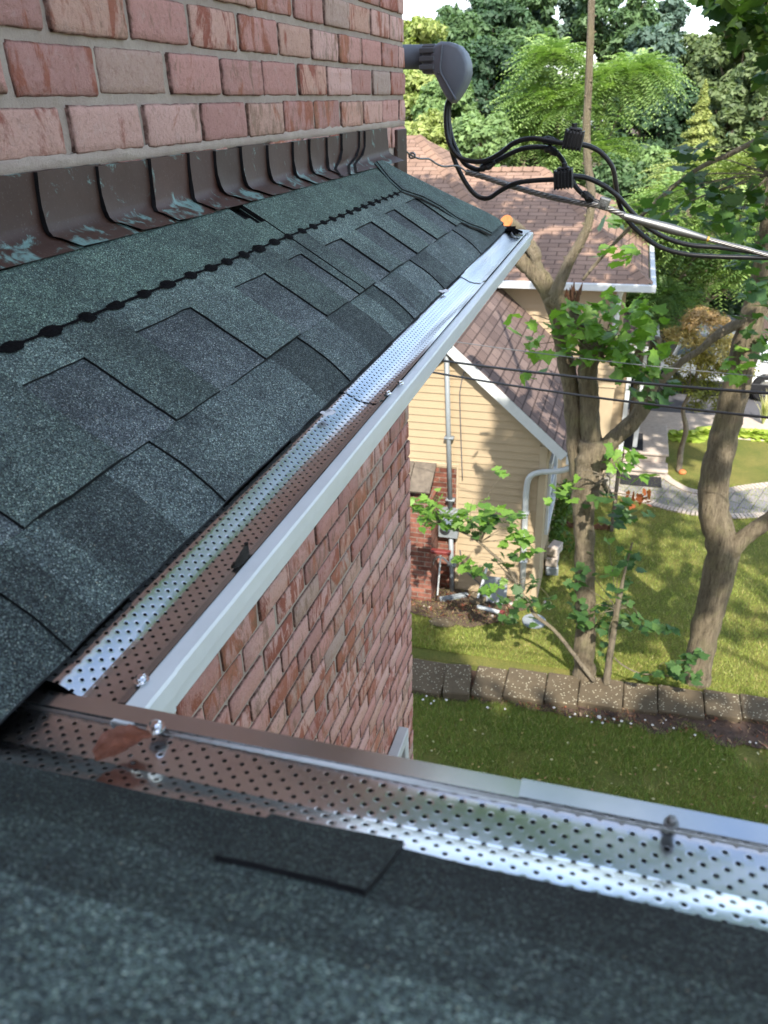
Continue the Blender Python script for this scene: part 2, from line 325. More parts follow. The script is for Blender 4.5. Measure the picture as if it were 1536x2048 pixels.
def m_block():
    t = NT('aggregate block'); co = t.coord(); n = t.noise(co, 7, 5, .7); c = t.mix(n, (.060, .046, .030), (.150, .115, .072)); v = t.vor(co, 42)
    sp = t.n('SeparateColor'); t.l(v.outputs['Color'], sp.inputs[0]); f = t.math('MULTIPLY', t.math('LESS_THAN', v.outputs['Distance'], .33), t.math('GREATER_THAN', sp.outputs[0], .72))
    g = t.n('NewGeometry'); sg = t.n('SeparateXYZ'); t.l(g.outputs['Normal'], sg.inputs[0]); up = t.math('GREATER_THAN', sg.outputs[2], .5)
    c = t.mix(t.math('MULTIPLY', t.math('MULTIPLY', f, up), .85), c, (.46, .42, .30)); t.bump(t.noise(co, 70, 5, .8), .9, .012); return t.set(c, .95, 0, .15)
M['block'] = m_block()
def m_paver():
    t = NT('paver'); co = t.coord(rot=(0, 0, .35)); q = t.n('TexBrick'); t.l(co, q.inputs[0]); q.inputs['Scale'].default_value = 1; q.inputs['Brick Width'].default_value = .3; q.inputs['Row Height'].default_value = .2; q.inputs['Mortar Size'].default_value = .01
    q.inputs['Color1'].default_value = (.19, .18, .185, 1); q.inputs['Color2'].default_value = (.31, .27, .25, 1); q.inputs['Mortar'].default_value = (.12, .11, .11, 1); t.bump(t.noise(co, 60, 4), .5, .004); return t.set(q.outputs[0], .9, 0, .2)
M['paver'] = m_paver()
def add_edge(o, vals):
    at = o.data.attributes.new('edge', 'FLOAT', 'POINT'); at.data.foreach_set('value', np.array(vals, dtype=np.float32))
# ================================================================== OUR HOUSE
WY = .68; WX = 2.565; BP = .173; BR = .0672; Z0 = .0125     # wall plane, corner, brick pitch, course, a bed joint
XJ = oy(138, 300, .68).x
house = empty('brick_house', (1.0, WY, -6.35), 'pink brick house with black green shingle roof strips and metal gutters, closest to the camera', 'house')
def EU(p, n, e): return 0 if p == 0 else 1 if p == n else e+(1-2*e)*(p-1)/(n-2) if n > 2 else p/n
def brick_face(name, x0, x1, z0, z1, nx, nz, amp, label=None, j=.0082):
    mb = MB(); ev = []; k0 = int(math.floor((z0-Z0)/BR)); k1 = int(math.ceil((z1-Z0)/BR)); pass
    for k in range(k0, k1):
        zb = Z0+k*BR+j/2; zt = zb+BR-j; off = XJ if (k % 2) else XJ+BP*.5
        i0 = int(math.floor((x0-off)/BP)); i1 = int(math.ceil((x1-off)/BP))
        for i in range(i0, i1):
            a = off+i*BP+j/2+random.uniform(-.003, .003); b = off+(i+1)*BP-j/2+random.uniform(-.003, .003)
            zb2 = zb+random.uniform(-.0015, .0015); zt2 = zt+random.uniform(-.0015, .0015)
            a = max(a, x0); b = min(b, x1)
            if b-a < .02 or b > x1+.001: 
                if b-a < .02: continue
            c = (random.random(), random.random(), random.random()); sd = random.random()*50; dz = random.uniform(-.0045, .0003)
            n = len(mb.v)
            for q in range(nz+1):
                for p in range(nx+1):
                    u = EU(p, nx, .0035/(b-a)); v = EU(q, nz, .0035/(zt2-zb2)); x = a+(b-a)*u; z = zb2+(zt2-zb2)*v
                    ed = min(min(u, 1-u)*(b-a), min(v, 1-v)*(zt-zb))
                    if p in (0, nx): x += (1 if p == 0 else -1)*amp*.9*abs(mnoise.noise(Vector((sd, z*70, 3))))
                    if q in (0, nz): z += (1 if q == 0 else -1)*amp*.8*abs(mnoise.noise(Vector((x*60, sd, 7))))
                    if p in (0, nx) and q in (0, nz): x += (.0045 if p == 0 else -.0045)*random.uniform(.4, 1.1); z += (.0035 if q == 0 else -.0035)*random.uniform(.4, 1.1)
                    y = WY-.002+dz+ (0.0028 if ed < 1e-6 else 0)+amp*.45*mnoise.noise(Vector((x*45, z*45, sd)))
                    mb.v.append((x, y, z)); ev.append(1.0 if ed < 1e-6 else 0.0)
            W = nx+1
            for q in range(nz):
                for p in range(nx): mb.face((n+q*W+p, n+q*W+p+1, n+(q+1)*W+p+1, n+(q+1)*W+p), 0, c)
            # skirt back to the joint
            ring = [n+p for p in range(nx)]+[n+nx+q*W for q in range(nz)]+[n+nz*W+nx-p for p in range(nx)]+[n+(nz-q)*W for q in range(nz)]
            m = len(mb.v)
            for r in ring: x, y, z = mb.v[r]; mb.v.append((x, y+.012, z)); ev.append(1.0)
            for r in range(len(ring)): mb.face((ring[r], m+r, m+(r+1) % len(ring), ring[(r+1) % len(ring)]), 0, c)
    o = mb.build(name, M['brick'], house, smooth=True, label=label); add_edge(o, ev); return o
brick_face('brick_facing', -.5, WX-.004, -.055, .62, 12, 7, .0045, 'weathered pink brickwork above the shingle strip roof', .0102)
brick_face('brick_facing', .25, WX-.004, -6.3, -.80, 5, 3, .004, 'pink brickwork below the gutter')
brick_face('brick_facing', -.6, WX-.004, .618, 3.25, 2, 1, .002, 'plain brickwork high on the wall')
# mortar bed of both faces, gently uneven, with the return of the corner and the end wall behind it
mb = MB(); nx, nz = 170, 90
def mgrid(x0, x1, z0, z1, nx, nz):
    n = len(mb.v)
    for q in range(nz+1):
        for p in range(nx+1):
            x = x0+(x1-x0)*p/nx; z = z0+(z1-z0)*q/nz; mb.v.append((x, WY+.0012+.0013*fbm(x*60, z*60), z))
    for q in range(nz):
        for p in range(nx): mb.face((n+q*(nx+1)+p, n+q*(nx+1)+p+1, n+(q+1)*(nx+1)+p+1, n+(q+1)*(nx+1)+p))
mgrid(-.6, WX-.006, -.14, .73, 300, 90); mgrid(-.6, WX-.006, .73, 3.3, 30, 20); mgrid(-.6, WX-.006, -6.35, -.14, 60, 120)
mb.box((-.6, WY+.012, -6.4), (WX-.008, 3.9, 3.3))
mb.build('wall', M['mortar'], house, smooth=False)
mb = MB()                                   # the brick return at the corner
k = 0
for k in range(int((-6.3-Z0)/BR), int((3.2-Z0)/BR)):
    y0 = WY+.012; zb = Z0+k*BR+.004
    ln = BP if k % 2 else BP*.5
    y = y0
    while y < 3.8:
        e = min(y+ln, 3.85); mb.bbox((WX-.01, y, zb), (WX+.002, e-.009, zb+BR-.0085), .0025, 0, (random.random(), random.random(), random.random())); y = e; ln = BP
o = mb.build('brick_facing', M['brick'], house)
# ---- roof strip : height field in (x, y) with tabs standing proud and black cut edges
ZP = -.325; YP = .363; SL = .62
NRM = Vector((0, -SL, 1)).normalized()
def roof_z(y):
    z = ZP+SL*(y-YP)
    if y < .405: z -= 4.0*(.405-y)**2
    return z
def on_strip(px, py, h=.004):
    # where the view ray meets the plane of the strip roof
    r = Vector(ray(px, py)); c = ZP-SL*YP+h
    t = c/(r.z-SL*r.y); return r*t
HA, HB = on_strip(800, 338, .012), on_strip(1000, 435, .012)
def xh(y): return HA.x+(HA.y-y)*(HB.x-HA.x)/(HA.y-HB.y)
def strip_map(x, y, h):
    x = min(x, xh(y))
    wv = .0016*mnoise.noise(Vector((x*4, y*6, 1)))+.0006*mnoise.noise(Vector((x*25, y*25, 4)))
    p = Vector((x, y, roof_z(y)+wv)); return p+NRM*h
def hfield(mb, xs, ys, level, tone, mp, wob=.0012, emi=1):
    V = {}
    def vid(i, j, h):
        key = (i, j, round(h, 5))
        if key not in V:
            x, y = xs[i], ys[j]; x2 = x+wob*mnoise.noise(Vector((x*30, y*55, 2))); y2 = y+wob*.8*mnoise.noise(Vector((x*45, y*30, 9)))
            V[key] = len(mb.v); mb.v.append(tuple(mp(x2, y2, h)))
        return V[key]
    NX, NY = len(xs)-1, len(ys)-1; Lv = [[level((xs[i]+xs[i+1])/2, (ys[j]+ys[j+1])/2) for j in range(NY)] for i in range(NX)]
    for i in range(NX):
        for j in range(NY):
            h = Lv[i][j]
            if h is None: continue
            mb.face((vid(i, j, h), vid(i+1, j, h), vid(i+1, j+1, h), vid(i, j+1, h)), 0, tone((xs[i]+xs[i+1])/2, (ys[j]+ys[j+1])/2))
            for di, dj, e in ((1, 0, ((i+1, j), (i+1, j+1))), (-1, 0, ((i, j+1), (i, j))), (0, 1, ((i+1, j+1), (i, j+1))), (0, -1, ((i, j), (i+1, j)))):
                a, b = i+di, j+dj; h2 = Lv[a][b] if 0 <= a < NX and 0 <= b < NY else None
                if h2 is None: h2 = h-.006
                if h2 < h-1e-6:
                    (p, q), (r, s_) = e; mb.face((vid(p, q, h), vid(p, q, h2), vid(r, s_, h2), vid(r, s_, h)), emi, (1, 1, 1))
def fill(brk, step):
    out = []; brk = sorted(set(round(b, 5) for b in brk))
    for a, b in zip(brk, brk[1:]):
        n = max(1, int(math.ceil((b-a)/step)))
        out += [a+(b-a)*k/n for k in range(n)]
    return out+[brk[-1]]
Y1 = on_strip(300, 874).y; Y2 = on_strip(335, 572).y; Y3 = .640
XE = 2.545
print('course', Y1, Y2, on_strip(0, 1075).y, on_strip(760, 553).y, on_strip(0, 697).y, 'flash', on_strip(0, 515).y, on_strip(400, 402).y, 'XE', on_strip(1000, 440).x, on_strip(790, 328).x)
# recess boxes in the upper course : (left top corner, right top corner) read from the photograph
rec = [((-330, 960), (-190, 900)), ((34, 774), (165, 717)), ((266, 666), (377, 615)), ((463, 575), (526, 546)), ((573, 521), (599, 508)), ((646, 495), (677, 477)), ((705, 460), (741, 445)), ((766, 429), (786, 420)), ((807, 408), (829, 397))]
RC = []
for a, b in rec:
    A, B = on_strip(*a), on_strip(*b); RC.append((A.x, B.x, (A.y+B.y)/2))
RC.insert(1, (.06, .165, Y1+.066)); RC = [(a, b, min(max(y, Y1+.05), Y2-.008)) for a, b, y in RC]
SEAM = [on_strip(640, 530).x, on_strip(1000, 900).x*0+.0]
SX = on_strip(565, 470).x
print('RC', [[round(q, 3) for q in r] for r in RC], 'seam', SX)
low = [(-90, 1120), (70, 1031), (294, 875), (458, 765), (591, 669), (690, 596), (740, 562), (758, 553), (812, 512), (858, 477), (896, 451)]
LX = [on_strip(*p).x for p in low]; print('LX', [round(q, 3) for q in LX])
RAKE = 2.30
def lvl_low(x, y):
    if y > Y1+.012: return 0.0
    k = sum(1 for q in LX if q < x)
    return .0026 if k % 2 else .0
def tn(base, s=0): return base
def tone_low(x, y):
    k = sum(1 for q in LX if q < x); r = random.Random(k*13+5); d = r.choice([.72, .95, 1.05, .85, .78]) if k > 2 else (.55, .50, .66)[k]  # nearest tabs painted darker as occlusion shade
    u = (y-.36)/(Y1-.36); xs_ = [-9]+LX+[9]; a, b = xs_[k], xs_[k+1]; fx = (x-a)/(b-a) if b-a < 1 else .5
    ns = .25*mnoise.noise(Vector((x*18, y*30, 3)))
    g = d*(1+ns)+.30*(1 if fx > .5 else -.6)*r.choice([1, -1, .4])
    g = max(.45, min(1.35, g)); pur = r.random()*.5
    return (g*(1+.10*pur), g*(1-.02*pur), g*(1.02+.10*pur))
xs = fill([-.55]+[a for a in LX if a > -.5]+[XE], .02); ys = fill([.352, .363, .38, .405, Y1, Y1+.02], .010)
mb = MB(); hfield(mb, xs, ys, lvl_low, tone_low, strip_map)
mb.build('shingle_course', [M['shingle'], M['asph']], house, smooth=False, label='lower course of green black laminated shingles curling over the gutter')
RCs = sorted([r for r in RC if r[1] < 2.35])
def lvl_up(x, y):
    if x > RAKE+.02*0: pass
    for a, b, yt in RCs:
        if a < x < b and y < yt: return .0034
    if x > SX: return .0072
    return .0062
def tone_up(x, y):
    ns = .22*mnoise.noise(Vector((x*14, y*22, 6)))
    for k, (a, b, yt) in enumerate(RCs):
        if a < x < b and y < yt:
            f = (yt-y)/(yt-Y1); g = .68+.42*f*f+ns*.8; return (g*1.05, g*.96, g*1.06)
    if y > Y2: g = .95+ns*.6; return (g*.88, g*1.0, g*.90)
    pv = 1.1+ns
    for k, (a, b, yt) in enumerate(RCs):
        nb = RCs[k+1][0] if k+1 < len(RCs) else 9
        if b < x < nb: r = random.Random(k+3); q = r.choice([1.15, .85, .72, 1.1]); pv = q+ns-.3*max(0, (y-Y1-.06)/.1)*(1 if r.random() < .4 else 0)
    return (pv*.97, pv, pv*.98)
brk = [-.55, SX-.0015, SX+.0015, XE]
for a, b, _ in RCs: brk += [a, b]
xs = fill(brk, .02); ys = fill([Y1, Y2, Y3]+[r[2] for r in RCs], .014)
def lvl_up2(x, y):
    if SX-.0015 < x < SX+.0015: return None if y < .60 else .0
    if x < SX and y > Y2-.012:         # the left sheet breaks off short of the flashing near the joint
        d = SX-x
        if y > Y2+.03+.55*d+.012*mnoise.noise(Vector((x*60, 0, 1))) and d < .055 and y > Y2+.02: return None
    return lvl_up(x, y)
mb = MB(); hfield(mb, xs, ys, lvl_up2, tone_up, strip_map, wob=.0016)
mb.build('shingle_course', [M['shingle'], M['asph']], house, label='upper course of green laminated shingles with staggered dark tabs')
# underlay closing the roof
mb = MB()
for i in range(40):
    xa = -.56+(XE+.53)*i/40; xb = -.56+(XE+.53)*(i+1)/40
    for ya, yb in ((.365, .405), (.405, .52), (.52, .645)):
        mb.quad(*[(min(q, xh(r)), r, roof_z(r)-.008) for q, r in ((xa, ya), (xb, ya), (xb, yb), (xa, yb))])
mb.box((-.5, .386, -.45), (2.44, .402, -.335)); mb.box((-.5, .402, -.448), (2.44, .6795, -.440))
mb.build('roof_deck', M['asph'], house)
# rake strips at the far end
mb = MB()
ea = [on_strip(752, 328, .008), on_strip(795, 378, .008), on_strip(860, 405, .008), on_strip(930, 445, .008), on_strip(990, 468, .008)]
yk = [.652, .60, .56, .52, .48, .44, .41, .385, .364]
def xin(y):
    pts = sorted([(p.y, p.x) for p in ea]); 
    if y <= pts[0][0]: return pts[0][1]
    for (a, xa), (b, xb) in zip(pts, pts[1:]):
        if y <= b: return xa+(xb-xa)*(y-a)/(b-a)
    return pts[-1][1]+(y-pts[-1][0])*(-1.2)
rows = [[strip_map(xin(y)+(xh(y)-xin(y))*u+.004*mnoise.noise(Vector((y*30, u, 1))), y, .0125+.003*math.sin(y*40)*(1-u)-.004*(u > .9)) for u in (0, .12, .35, .6, .85, 1)] for y in yk]
for a, b in zip(rows, rows[1:]):
    for q in range(5): mb.quad(b[q], b[q+1], a[q+1], a[q], 0, (.85, .98, .93) if q > 0 else (.7, .75, .75))
    mb.quad(a[0], b[0], b[0]-NRM*.008, a[0]-NRM*.008, 1)
    mb.quad(a[0]+Vector((-.022, 0, -.002)), b[0]+Vector((-.018, 0, -.002)), b[0]+Vector((0, 0, -.003)), a[0]+Vector((0, 0, -.003)), 0, (.6, .7, .7))
    mb.quad(a[0]+Vector((-.022, 0, -.002)), b[0]+Vector((-.018, 0, -.002)), b[0]+Vector((-.018, 0, -.007)), a[0]+Vector((-.022, 0, -.007)), 1)
    mb.quad(b[5], a[5], Vector((a[5].x+.16, a[5].y+.05, a[5].z-.22)), Vector((b[5].x+.16, b[5].y+.05, b[5].z-.22)), 0, (.8, .9, .88))
mb.build('rake_shingle', [M['shingle'], M['asph']], house, smooth=False)
# sealant dots
mb = MB(); xd = .02
pxs = [(-60, 724), (25, 693), (105, 663), (178, 634), (235, 612), (290, 588), (338, 570), (385, 552), (424, 535), (455, 522), (490, 509), (520, 497), (550, 484), (578, 473), (605, 462)]
dx = [on_strip(p[0], p[1], .01) for p in pxs]; last = dx[-1]
while last.x < 2.27: last = Vector((last.x+.052+random.uniform(-.004, .004), Y2+random.uniform(-.001, .001), 0)); dx.append(last)
for k, p in enumerate(dx):
    n0 = len(mb.v); ra = .0145+random.uniform(-.003, .003); rb = .0068+random.uniform(-.001, .001); h = .0088
    c0 = len(mb.v); mb.v.append(tuple(strip_map(p.x, Y2, h+.0012)))
    for a in range(20):
        t = 2*math.pi*a/20; r = 1+.22*mnoise.noise(Vector((math.cos(t)*2, math.sin(t)*2, k*3.1))); mb.v.append(tuple(strip_map(p.x+math.cos(t)*ra*r, Y2+math.sin(t)*rb*r, h-.0008)))
    for a in range(20): mb.face((c0, c0+1+a, c0+1+(a+1) % 20))
    if k+1 < len(dx):
        q = dx[k+1].x; m = 10
        for i in range(m):
            xa = p.x+(q-p.x)*i/m; xb = p.x+(q-p.x)*(i+1)/m; wa = .0016+.001*mnoise.noise(Vector((xa*90, 1, 1))); wb = .0016+.001*mnoise.noise(Vector((xb*90, 1, 1)))
            mb.quad(strip_map(xa, Y2-wa, h-.0006), strip_map(xb, Y2-wb, h-.0006), strip_map(xb, Y2+wb, h-.0006), strip_map(xa, Y2+wa, h-.0006))
mb.build('sealant_strip', M['seal'], house, label='row of black sealant dots across the shingles')
# ---- step flashing pieces
tops = [(-150, 362), (65, 345), (187, 322), (292, 305), (371, 297), (424, 292), (477, 287), (530, 281), (581, 276), (615, 273), (650, 270), (680, 268), (716, 266), (727, 266)]
bots = [(-110, 540), (128, 490), (250, 466), (331, 440), (409, 425), (513, 415), (518, 404), (565, 393), (609, 376), (641, 365), (669, 352), (676, 345), (700, 336), (712, 333)]
tx = [oy(p[0], p[1], .674).x for p in tops]; bx_ = [min(oy(p[0], p[1], .652).x, a+.02) for p, a in zip(bots, tx)]; tx.append(oy(772, 265, .674).x); bx_.append(oy(772, 265, .674).x+.02)
print('tx', [round(q, 3) for q in tx], [round(q, 3) for q in bx_])
ZT = oy(100, 343, .674).z; ZT2 = oy(700, 267, .674).z
prof = [(0, 0), (.000, .25), (.001, .5), (.001, .75), (.003, .88), (.008, .96), (.014, 1.0), (.040, 1.08)]
zbase = roof_z(.655)+.010
for k in range(len(tx)-1):
    mb = MB(); ev = []; ov = .012; lean = random.uniform(-.6, .6)*.002; h0 = .0015; tone = random.choice([.8, 1.0, 1.15, .95]); g = random.uniform(.85, 1.1)
    m = 8; zt = ZT+(ZT2-ZT)*(tx[k]/2.3)*.4+random.uniform(-.003, .002)
    for i, (dy, v) in enumerate(prof):
        for q in range(m+1):
            u = q/m; bul = min(1, v)
            xl = tx[k]+(bx_[k]-tx[k])*v**5; xr = tx[k+1]+(bx_[k+1]-tx[k+1])*v**5+ov
            x = xl+(xr-xl)*u-.010*min(1, v)*(1-u)+(.016 if v > 1 else .007 if v > .97 else 0)*(1-u); lift = .0055*(1-u)**2+.0008+(.003*(1-u)**3 if v > .7 else 0)
            if v <= 1: y = WY-.006-dy-lift; z = zt+(zbase-zt)*v
            else: y = WY-.006-dy-lift*.4; z = roof_z(y)+.010+lift*.6
            y += .0012*mnoise.noise(Vector((x*25, z*25, k)))
            mb.v.append((x, y, z)); ev.append((.50+.12*math.sin(k*2.7)) if v > .93 else (.30 if v > .8 else (.30 if u < .1 or i == 0 else .0)))
    W = m+1
    for i in range(len(prof)-1):
        for q in range(m): mb.face((i*W+q, (i+1)*W+q, (i+1)*W+q+1, i*W+q+1), 0, (tone*g*1.1, tone*.93, tone*.85))
    # left edge, painted black as the shadow gap behind the lap
    for i in range(len(prof)-1):
        a, b = Vector(mb.v[i*W]), Vector(mb.v[(i+1)*W]); mb.quad(a, a+Vector((.0, .007, 0)), b+Vector((.0, .007, 0)), b, 1); ev += [0]*4
    a0 = [Vector(mb.v[q]) for q in range(W)]
    for q in range(m): mb.quad(a0[q], a0[q+1], a0[q+1]+Vector((0, .008, .001)), a0[q]+Vector((0, .008, .001)), 0, (tone*g, tone*.9, tone*.9)); ev += [.5]*4
    o = mb.build('step_flashing', [M['flash'], M['asph']], house, smooth=True, group='overlapping step flashings along the foot of the wall'); add_edge(o, ev)
mb = MB(); mb.bbox((2.44, WY-.012, roof_z(.66)-.09), (2.545, WY-.001, -.07), .002); ev = [0]*len(mb.v); o = mb.build('corner_flashing', M['flash'], house); add_edge(o, ev)
# lumpy mortar bead over the flashing
mb = MB(); n = 200; R_ = 7
for i in range(n+1):
    x = -.5+3.05*i/n; zc = -.055+ .003*fbm(x*12, 1)+(.0*x)
    for a in range(R_):
        t = math.pi*(.15+a/(R_-1)*.9); r = .008+.003*fbm(x*40, a, 5)+.002*fbm(x*150, a*2, 5)
        mb.v.append((x, WY+.001-math.sin(t)*r*.75, zc+math.cos(t)*r*1.25))
for i in range(n):
    for a in range(R_-1): mb.face((i*R_+a, (i+1)*R_+a, (i+1)*R_+a+1, i*R_+a+1))
mb.build('mortar_bead', M['mortar'], house, smooth=True)
# ================================================================== GUTTERS
LZ = -.357
g1 = MB()                  # long gutter, K profile seen from its end, open on top
kp = [(.402, -.345), (.402, -.46), (.345, -.462), (.332, -.452), (.327, -.435), (.318, -.418), (.304, -.402), (.291, -.3985), (.2855, -.394), (.2845, -.378), (.2800, -.3755), (.2792, -.3745), (.2788, -.3600), (.2802, -.3575), (.2935, -.3568), (.2945, -.3605)]
def sweep_x(mb, prof_, xs_, inv=False, mi=0, c=(1, 1, 1), wob=.0006, off=0):
    m = len(prof_); n0 = len(mb.v)
    for x in xs_:
        for (y, z) in prof_: mb.v.append((x, y+wob*mnoise.noise(Vector((x*5, z*9, 1))), z+off+wob*mnoise.noise(Vector((x*4, y*9, 7)))))
    for i in range(len(xs_)-1):
        for a in range(m-1): mb.face((n0+i*m+a, n0+(i+1)*m+a, n0+(i+1)*m+a+1, n0+i*m+a+1), mi, c)
GX0, GX1 = .336, on_strip(1050, 465).x*0+oz(1052, 464, LZ).x
print('gutter end', GX1)
sweep_x(g1, kp, fill([GX0, GX1], .08))
gut = g1.build('gutter', M['wht'], house, smooth=False, label='long white enamelled gutter receding along the brick wall')
mb = MB(); mb.poly([(GX1+.001, y, z) for y, z in kp[:-1]]); mb.poly([(GX1+.0025, y, z) for y, z in kp[:-1]][::-1]); mb.build('end_cap', M['wht'], gut)
mb = MB(); sweep_x(mb, [(y-.0016*(1 if y < .34 else 0), z-.001 if z < -.39 else z+.0012) for y, z in kp[4:15]], [GX0, .35, .38, .394, .3945]); mb.build('joint_sleeve', M['wht'], gut, smooth=False)
mb = MB(); sweep_x(mb, [(y+.0025, z+.0025) for y, z in kp[1:9]], fill([.2, GX1-.002], .2)); mb.build('gutter_trough', M['inner'], gut, smooth=True)
# perforated guard of the long gutter
gp = [(.2930, -.3550), (.2990, -.3556), (.3000, -.3600), (.304, -.3605), (.314, -.3602), (.324, -.3588), (.3285, -.3575), (.332, -.3555), (.339, -.3515), (.3435, -.3492), (.347, -.3482), (.353, -.3478), (.359, -.3483), (.370, -.3500), (.385, -.3500)]
def guard(prof_, u0, u1, du, along, lift=0, name='gutter_guard', parent=None, label=None, frac=(2, 99)):
    mb = MB(); us = fill([u0, u1], du); m = len(prof_); s_ = [0]
    for a, b in zip(prof_, prof_[1:]): s_.append(s_[-1]+math.hypot(b[0]-a[0], b[1]-a[1]))
    for u in us:
        for k, (p, z) in enumerate(prof_):
            q = .0007*mnoise.noise(Vector((u*7, p*20, lift*900))); mb.v.append(along(u, p, z+lift+q*.5))
    for i in range(len(us)-1):
        for a in range(m-1):
            per = 1 if frac[0] <= a <= frac[1] else 0
            mb.face((i*m+a, (i+1)*m+a, (i+1)*m+a+1, i*m+a+1), 0, (per, 1, 1), [(us[i], s_[a]), (us[i+1], s_[a]), (us[i+1], s_[a+1]), (us[i], s_[a+1])])
    o = mb.build(name, M['perf'], parent, smooth=True, label=label); o.data.set_sharp_from_angle(angle=.24); return o
jx = on_strip(700, 800).x*0+oz(800, 800, -.352).x; jx2 = oz(940, 560, -.352).x; print('joints', jx, jx2)
AL = lambda u, p, z: (u, p, z)
guard(gp, .353, jx+.03, .03, AL, 0, parent=gut, label='near length of perforated guard with a bright reflected band')
guard(gp, jx, jx2+.03, .05, AL, .0014, parent=gut, label='middle length of perforated guard')
guard(gp, jx2, GX1-.05, .05, AL, .0028, parent=gut, label='far length of perforated guard catching the sky')
mb = MB(); mb.quad((GX1-.055, .292, -.352), (GX1-.002, .285, -.352), (GX1-.002, .384, -.345), (GX1-.055, .384, -.345)); mb.quad((GX1-.055, .292, -.352), (GX1-.055, .384, -.345), (GX1-.06, .384, -.352), (GX1-.06, .292, -.356)); mb.build('end_flap', M['alu'], gut)
mb = MB()
for i in range(7): x = GX1-.10+.012*i; mb.tube([(x, .30+random.uniform(0, .05), -.349), (x+.02*random.random(), .33, -.344+.004*random.random()), (x+.01, .37, -.342)], .004, 5)
mb.build('sealing_film', M['seal'], gut)
# short gutter in front of the camera runs along Y
GD = .0345
def sweep_y(mb, prof_, ys_, mi=0, wob=.0006, c=(1, 1, 1)):
    m = len(prof_); n0 = len(mb.v)
    for y in ys_:
        for (x, z) in prof_: mb.v.append((x+GD+wob*mnoise.noise(Vector((y*6, z*9, 3))), y, z+wob*mnoise.noise(Vector((y*5, x*9, 5)))))
    for i in range(len(ys_)-1):
        for a in range(m-1): mb.face((n0+i*m+a, n0+i*m+a+1, n0+(i+1)*m+a+1, n0+(i+1)*m+a), mi, c)
k2 = [(.19, -.345), (.19, -.462), (.262, -.464), (.272, -.452), (.276, -.435), (.284, -.418), (.300, -.404), (.3115, -.394), (.3165, -.384), (.3175, -.366), (.3170, -.3585), (.3140, -.3562), (.3030, -.3568), (.302, -.361)]
mb = MB(); sweep_y(mb, k2, fill([-1.6, .397], .06)); gut2 = mb.build('gutter', M['alu'], house, smooth=True, label='short bare aluminium gutter crossing in front of the camera')
mb = MB(); sweep_y(mb, [(x-.0025, z+.0025) for x, z in k2[1:9]], fill([-1.6, .39], .2)); mb.build('gutter_trough', M['inner'], gut2, smooth=True)
gq = [(.3168, -.3525), (.3035, -.3530), (.3028, -.3572), (.2995, -.3577), (.289, -.3573), (.279, -.3563), (.270, -.3550), (.268, -.3546), (.2655, -.3535), (.258, -.3505), (.252, -.3485), (.245, -.3468), (.236, -.345), (.225, -.344), (.215, -.343)]
AL2 = lambda u, p, z: (p+GD, u, z-.002)
yj = oz(1020, 1690, -.353).y; print('near joint y', yj)
guard([(p, z) for p, z in gq], yj-.01, .400, .02, AL2, .0, parent=gut2, label='perforated guard reflecting the brown brick wall')
guard(gq, -1.6, yj, .03, AL2, .0012, parent=gut2, label='perforated guard reflecting the pale sky')
def screw(p, r=.0042, par=None, mat='screw', nrm=Vector((0, 0, 1))):
    mb = MB(); p = Vector(p)
    mb.tube([p, p+nrm*.0012, p+nrm*.0014, p+nrm*.0042, p+nrm*.0050], [r*1.35, r*1.35, r*.85, r*.85, r*.5], 12)
    return mb.build('screw', M[mat], par, smooth=False)
for px, py in ((283, 1362), (775, 788), (800, 768)): screw(oz(px, py, -.3535), .0042, gut)
screw(oz(312, 1457, -.353), .0045, gut2); screw(oz(1342, 1648, -.351), .0030, gut2, 'sleeve')
for k in range(14):
    mb = MB(); y = .37-k*.068; p = Vector((.3095+GD, y, -.3562)); mb.tube([p, p+Vector((0, 0, .0008)), p+Vector((0, 0, .0012))], [.0022, .0018, .0006], 10); mb.build('dimple', M['alu'], gut2, smooth=True)
# stickers on the guards
def sticker(px, py, z, a, b, rot, name='barcode_sticker', par=None, fl=True, bars=True):
    c = oz(px, py, z); mb = MB(); ex = Vector((math.cos(rot), math.sin(rot), 0)); ey = Vector((-math.sin(rot), math.cos(rot), 0)); 
    up = Vector((0, 0, .0))
    def P(u, v, h): 
        q = c+ex*(u*a)+ey*(v*b); zz = h
        q.z = c.z+h+( (q.y-c.y)*.3 if fl else (c.x-q.x)*.5); return q
    m = 6
    for i in range(m):
        u0, u1 = -.5+i/m, -.5+(i+1)/m; w0, w1 = .0009*math.sin(i*1.3), .0009*math.sin((i+1)*1.3)
        mb.quad(P(u0, -.5, w0), P(u1, -.5, w1), P(u1, .5, w1), P(u0, .5, w0), 0)
        mb.quad(P(u0, -.5, w0-.0006), P(u1, -.5, w1-.0006), P(u1, .5, w1-.0006), P(u0, .5, w0-.0006), 0)
    if bars:
        u = -.32
        while u < .3:
            wd = random.choice([.015, .03, .02]); mb.quad(P(u, -.2, .0022), P(u+wd, -.2, .0022), P(u+wd, .32, .0022), P(u, .32, .0022), 1); u += wd+random.choice([.02, .035])
    return mb.build(name, [M['paper'], M['ink']], par)
sticker(656, 825, -.342, .020, .010, -.3, par=gut); sticker(888, 582, -.340, .03, .010, -.3, par=gut, bars=False)
sticker(245, 1590, -.332, .011, .030, .06, par=gut2, fl=False, bars=False)
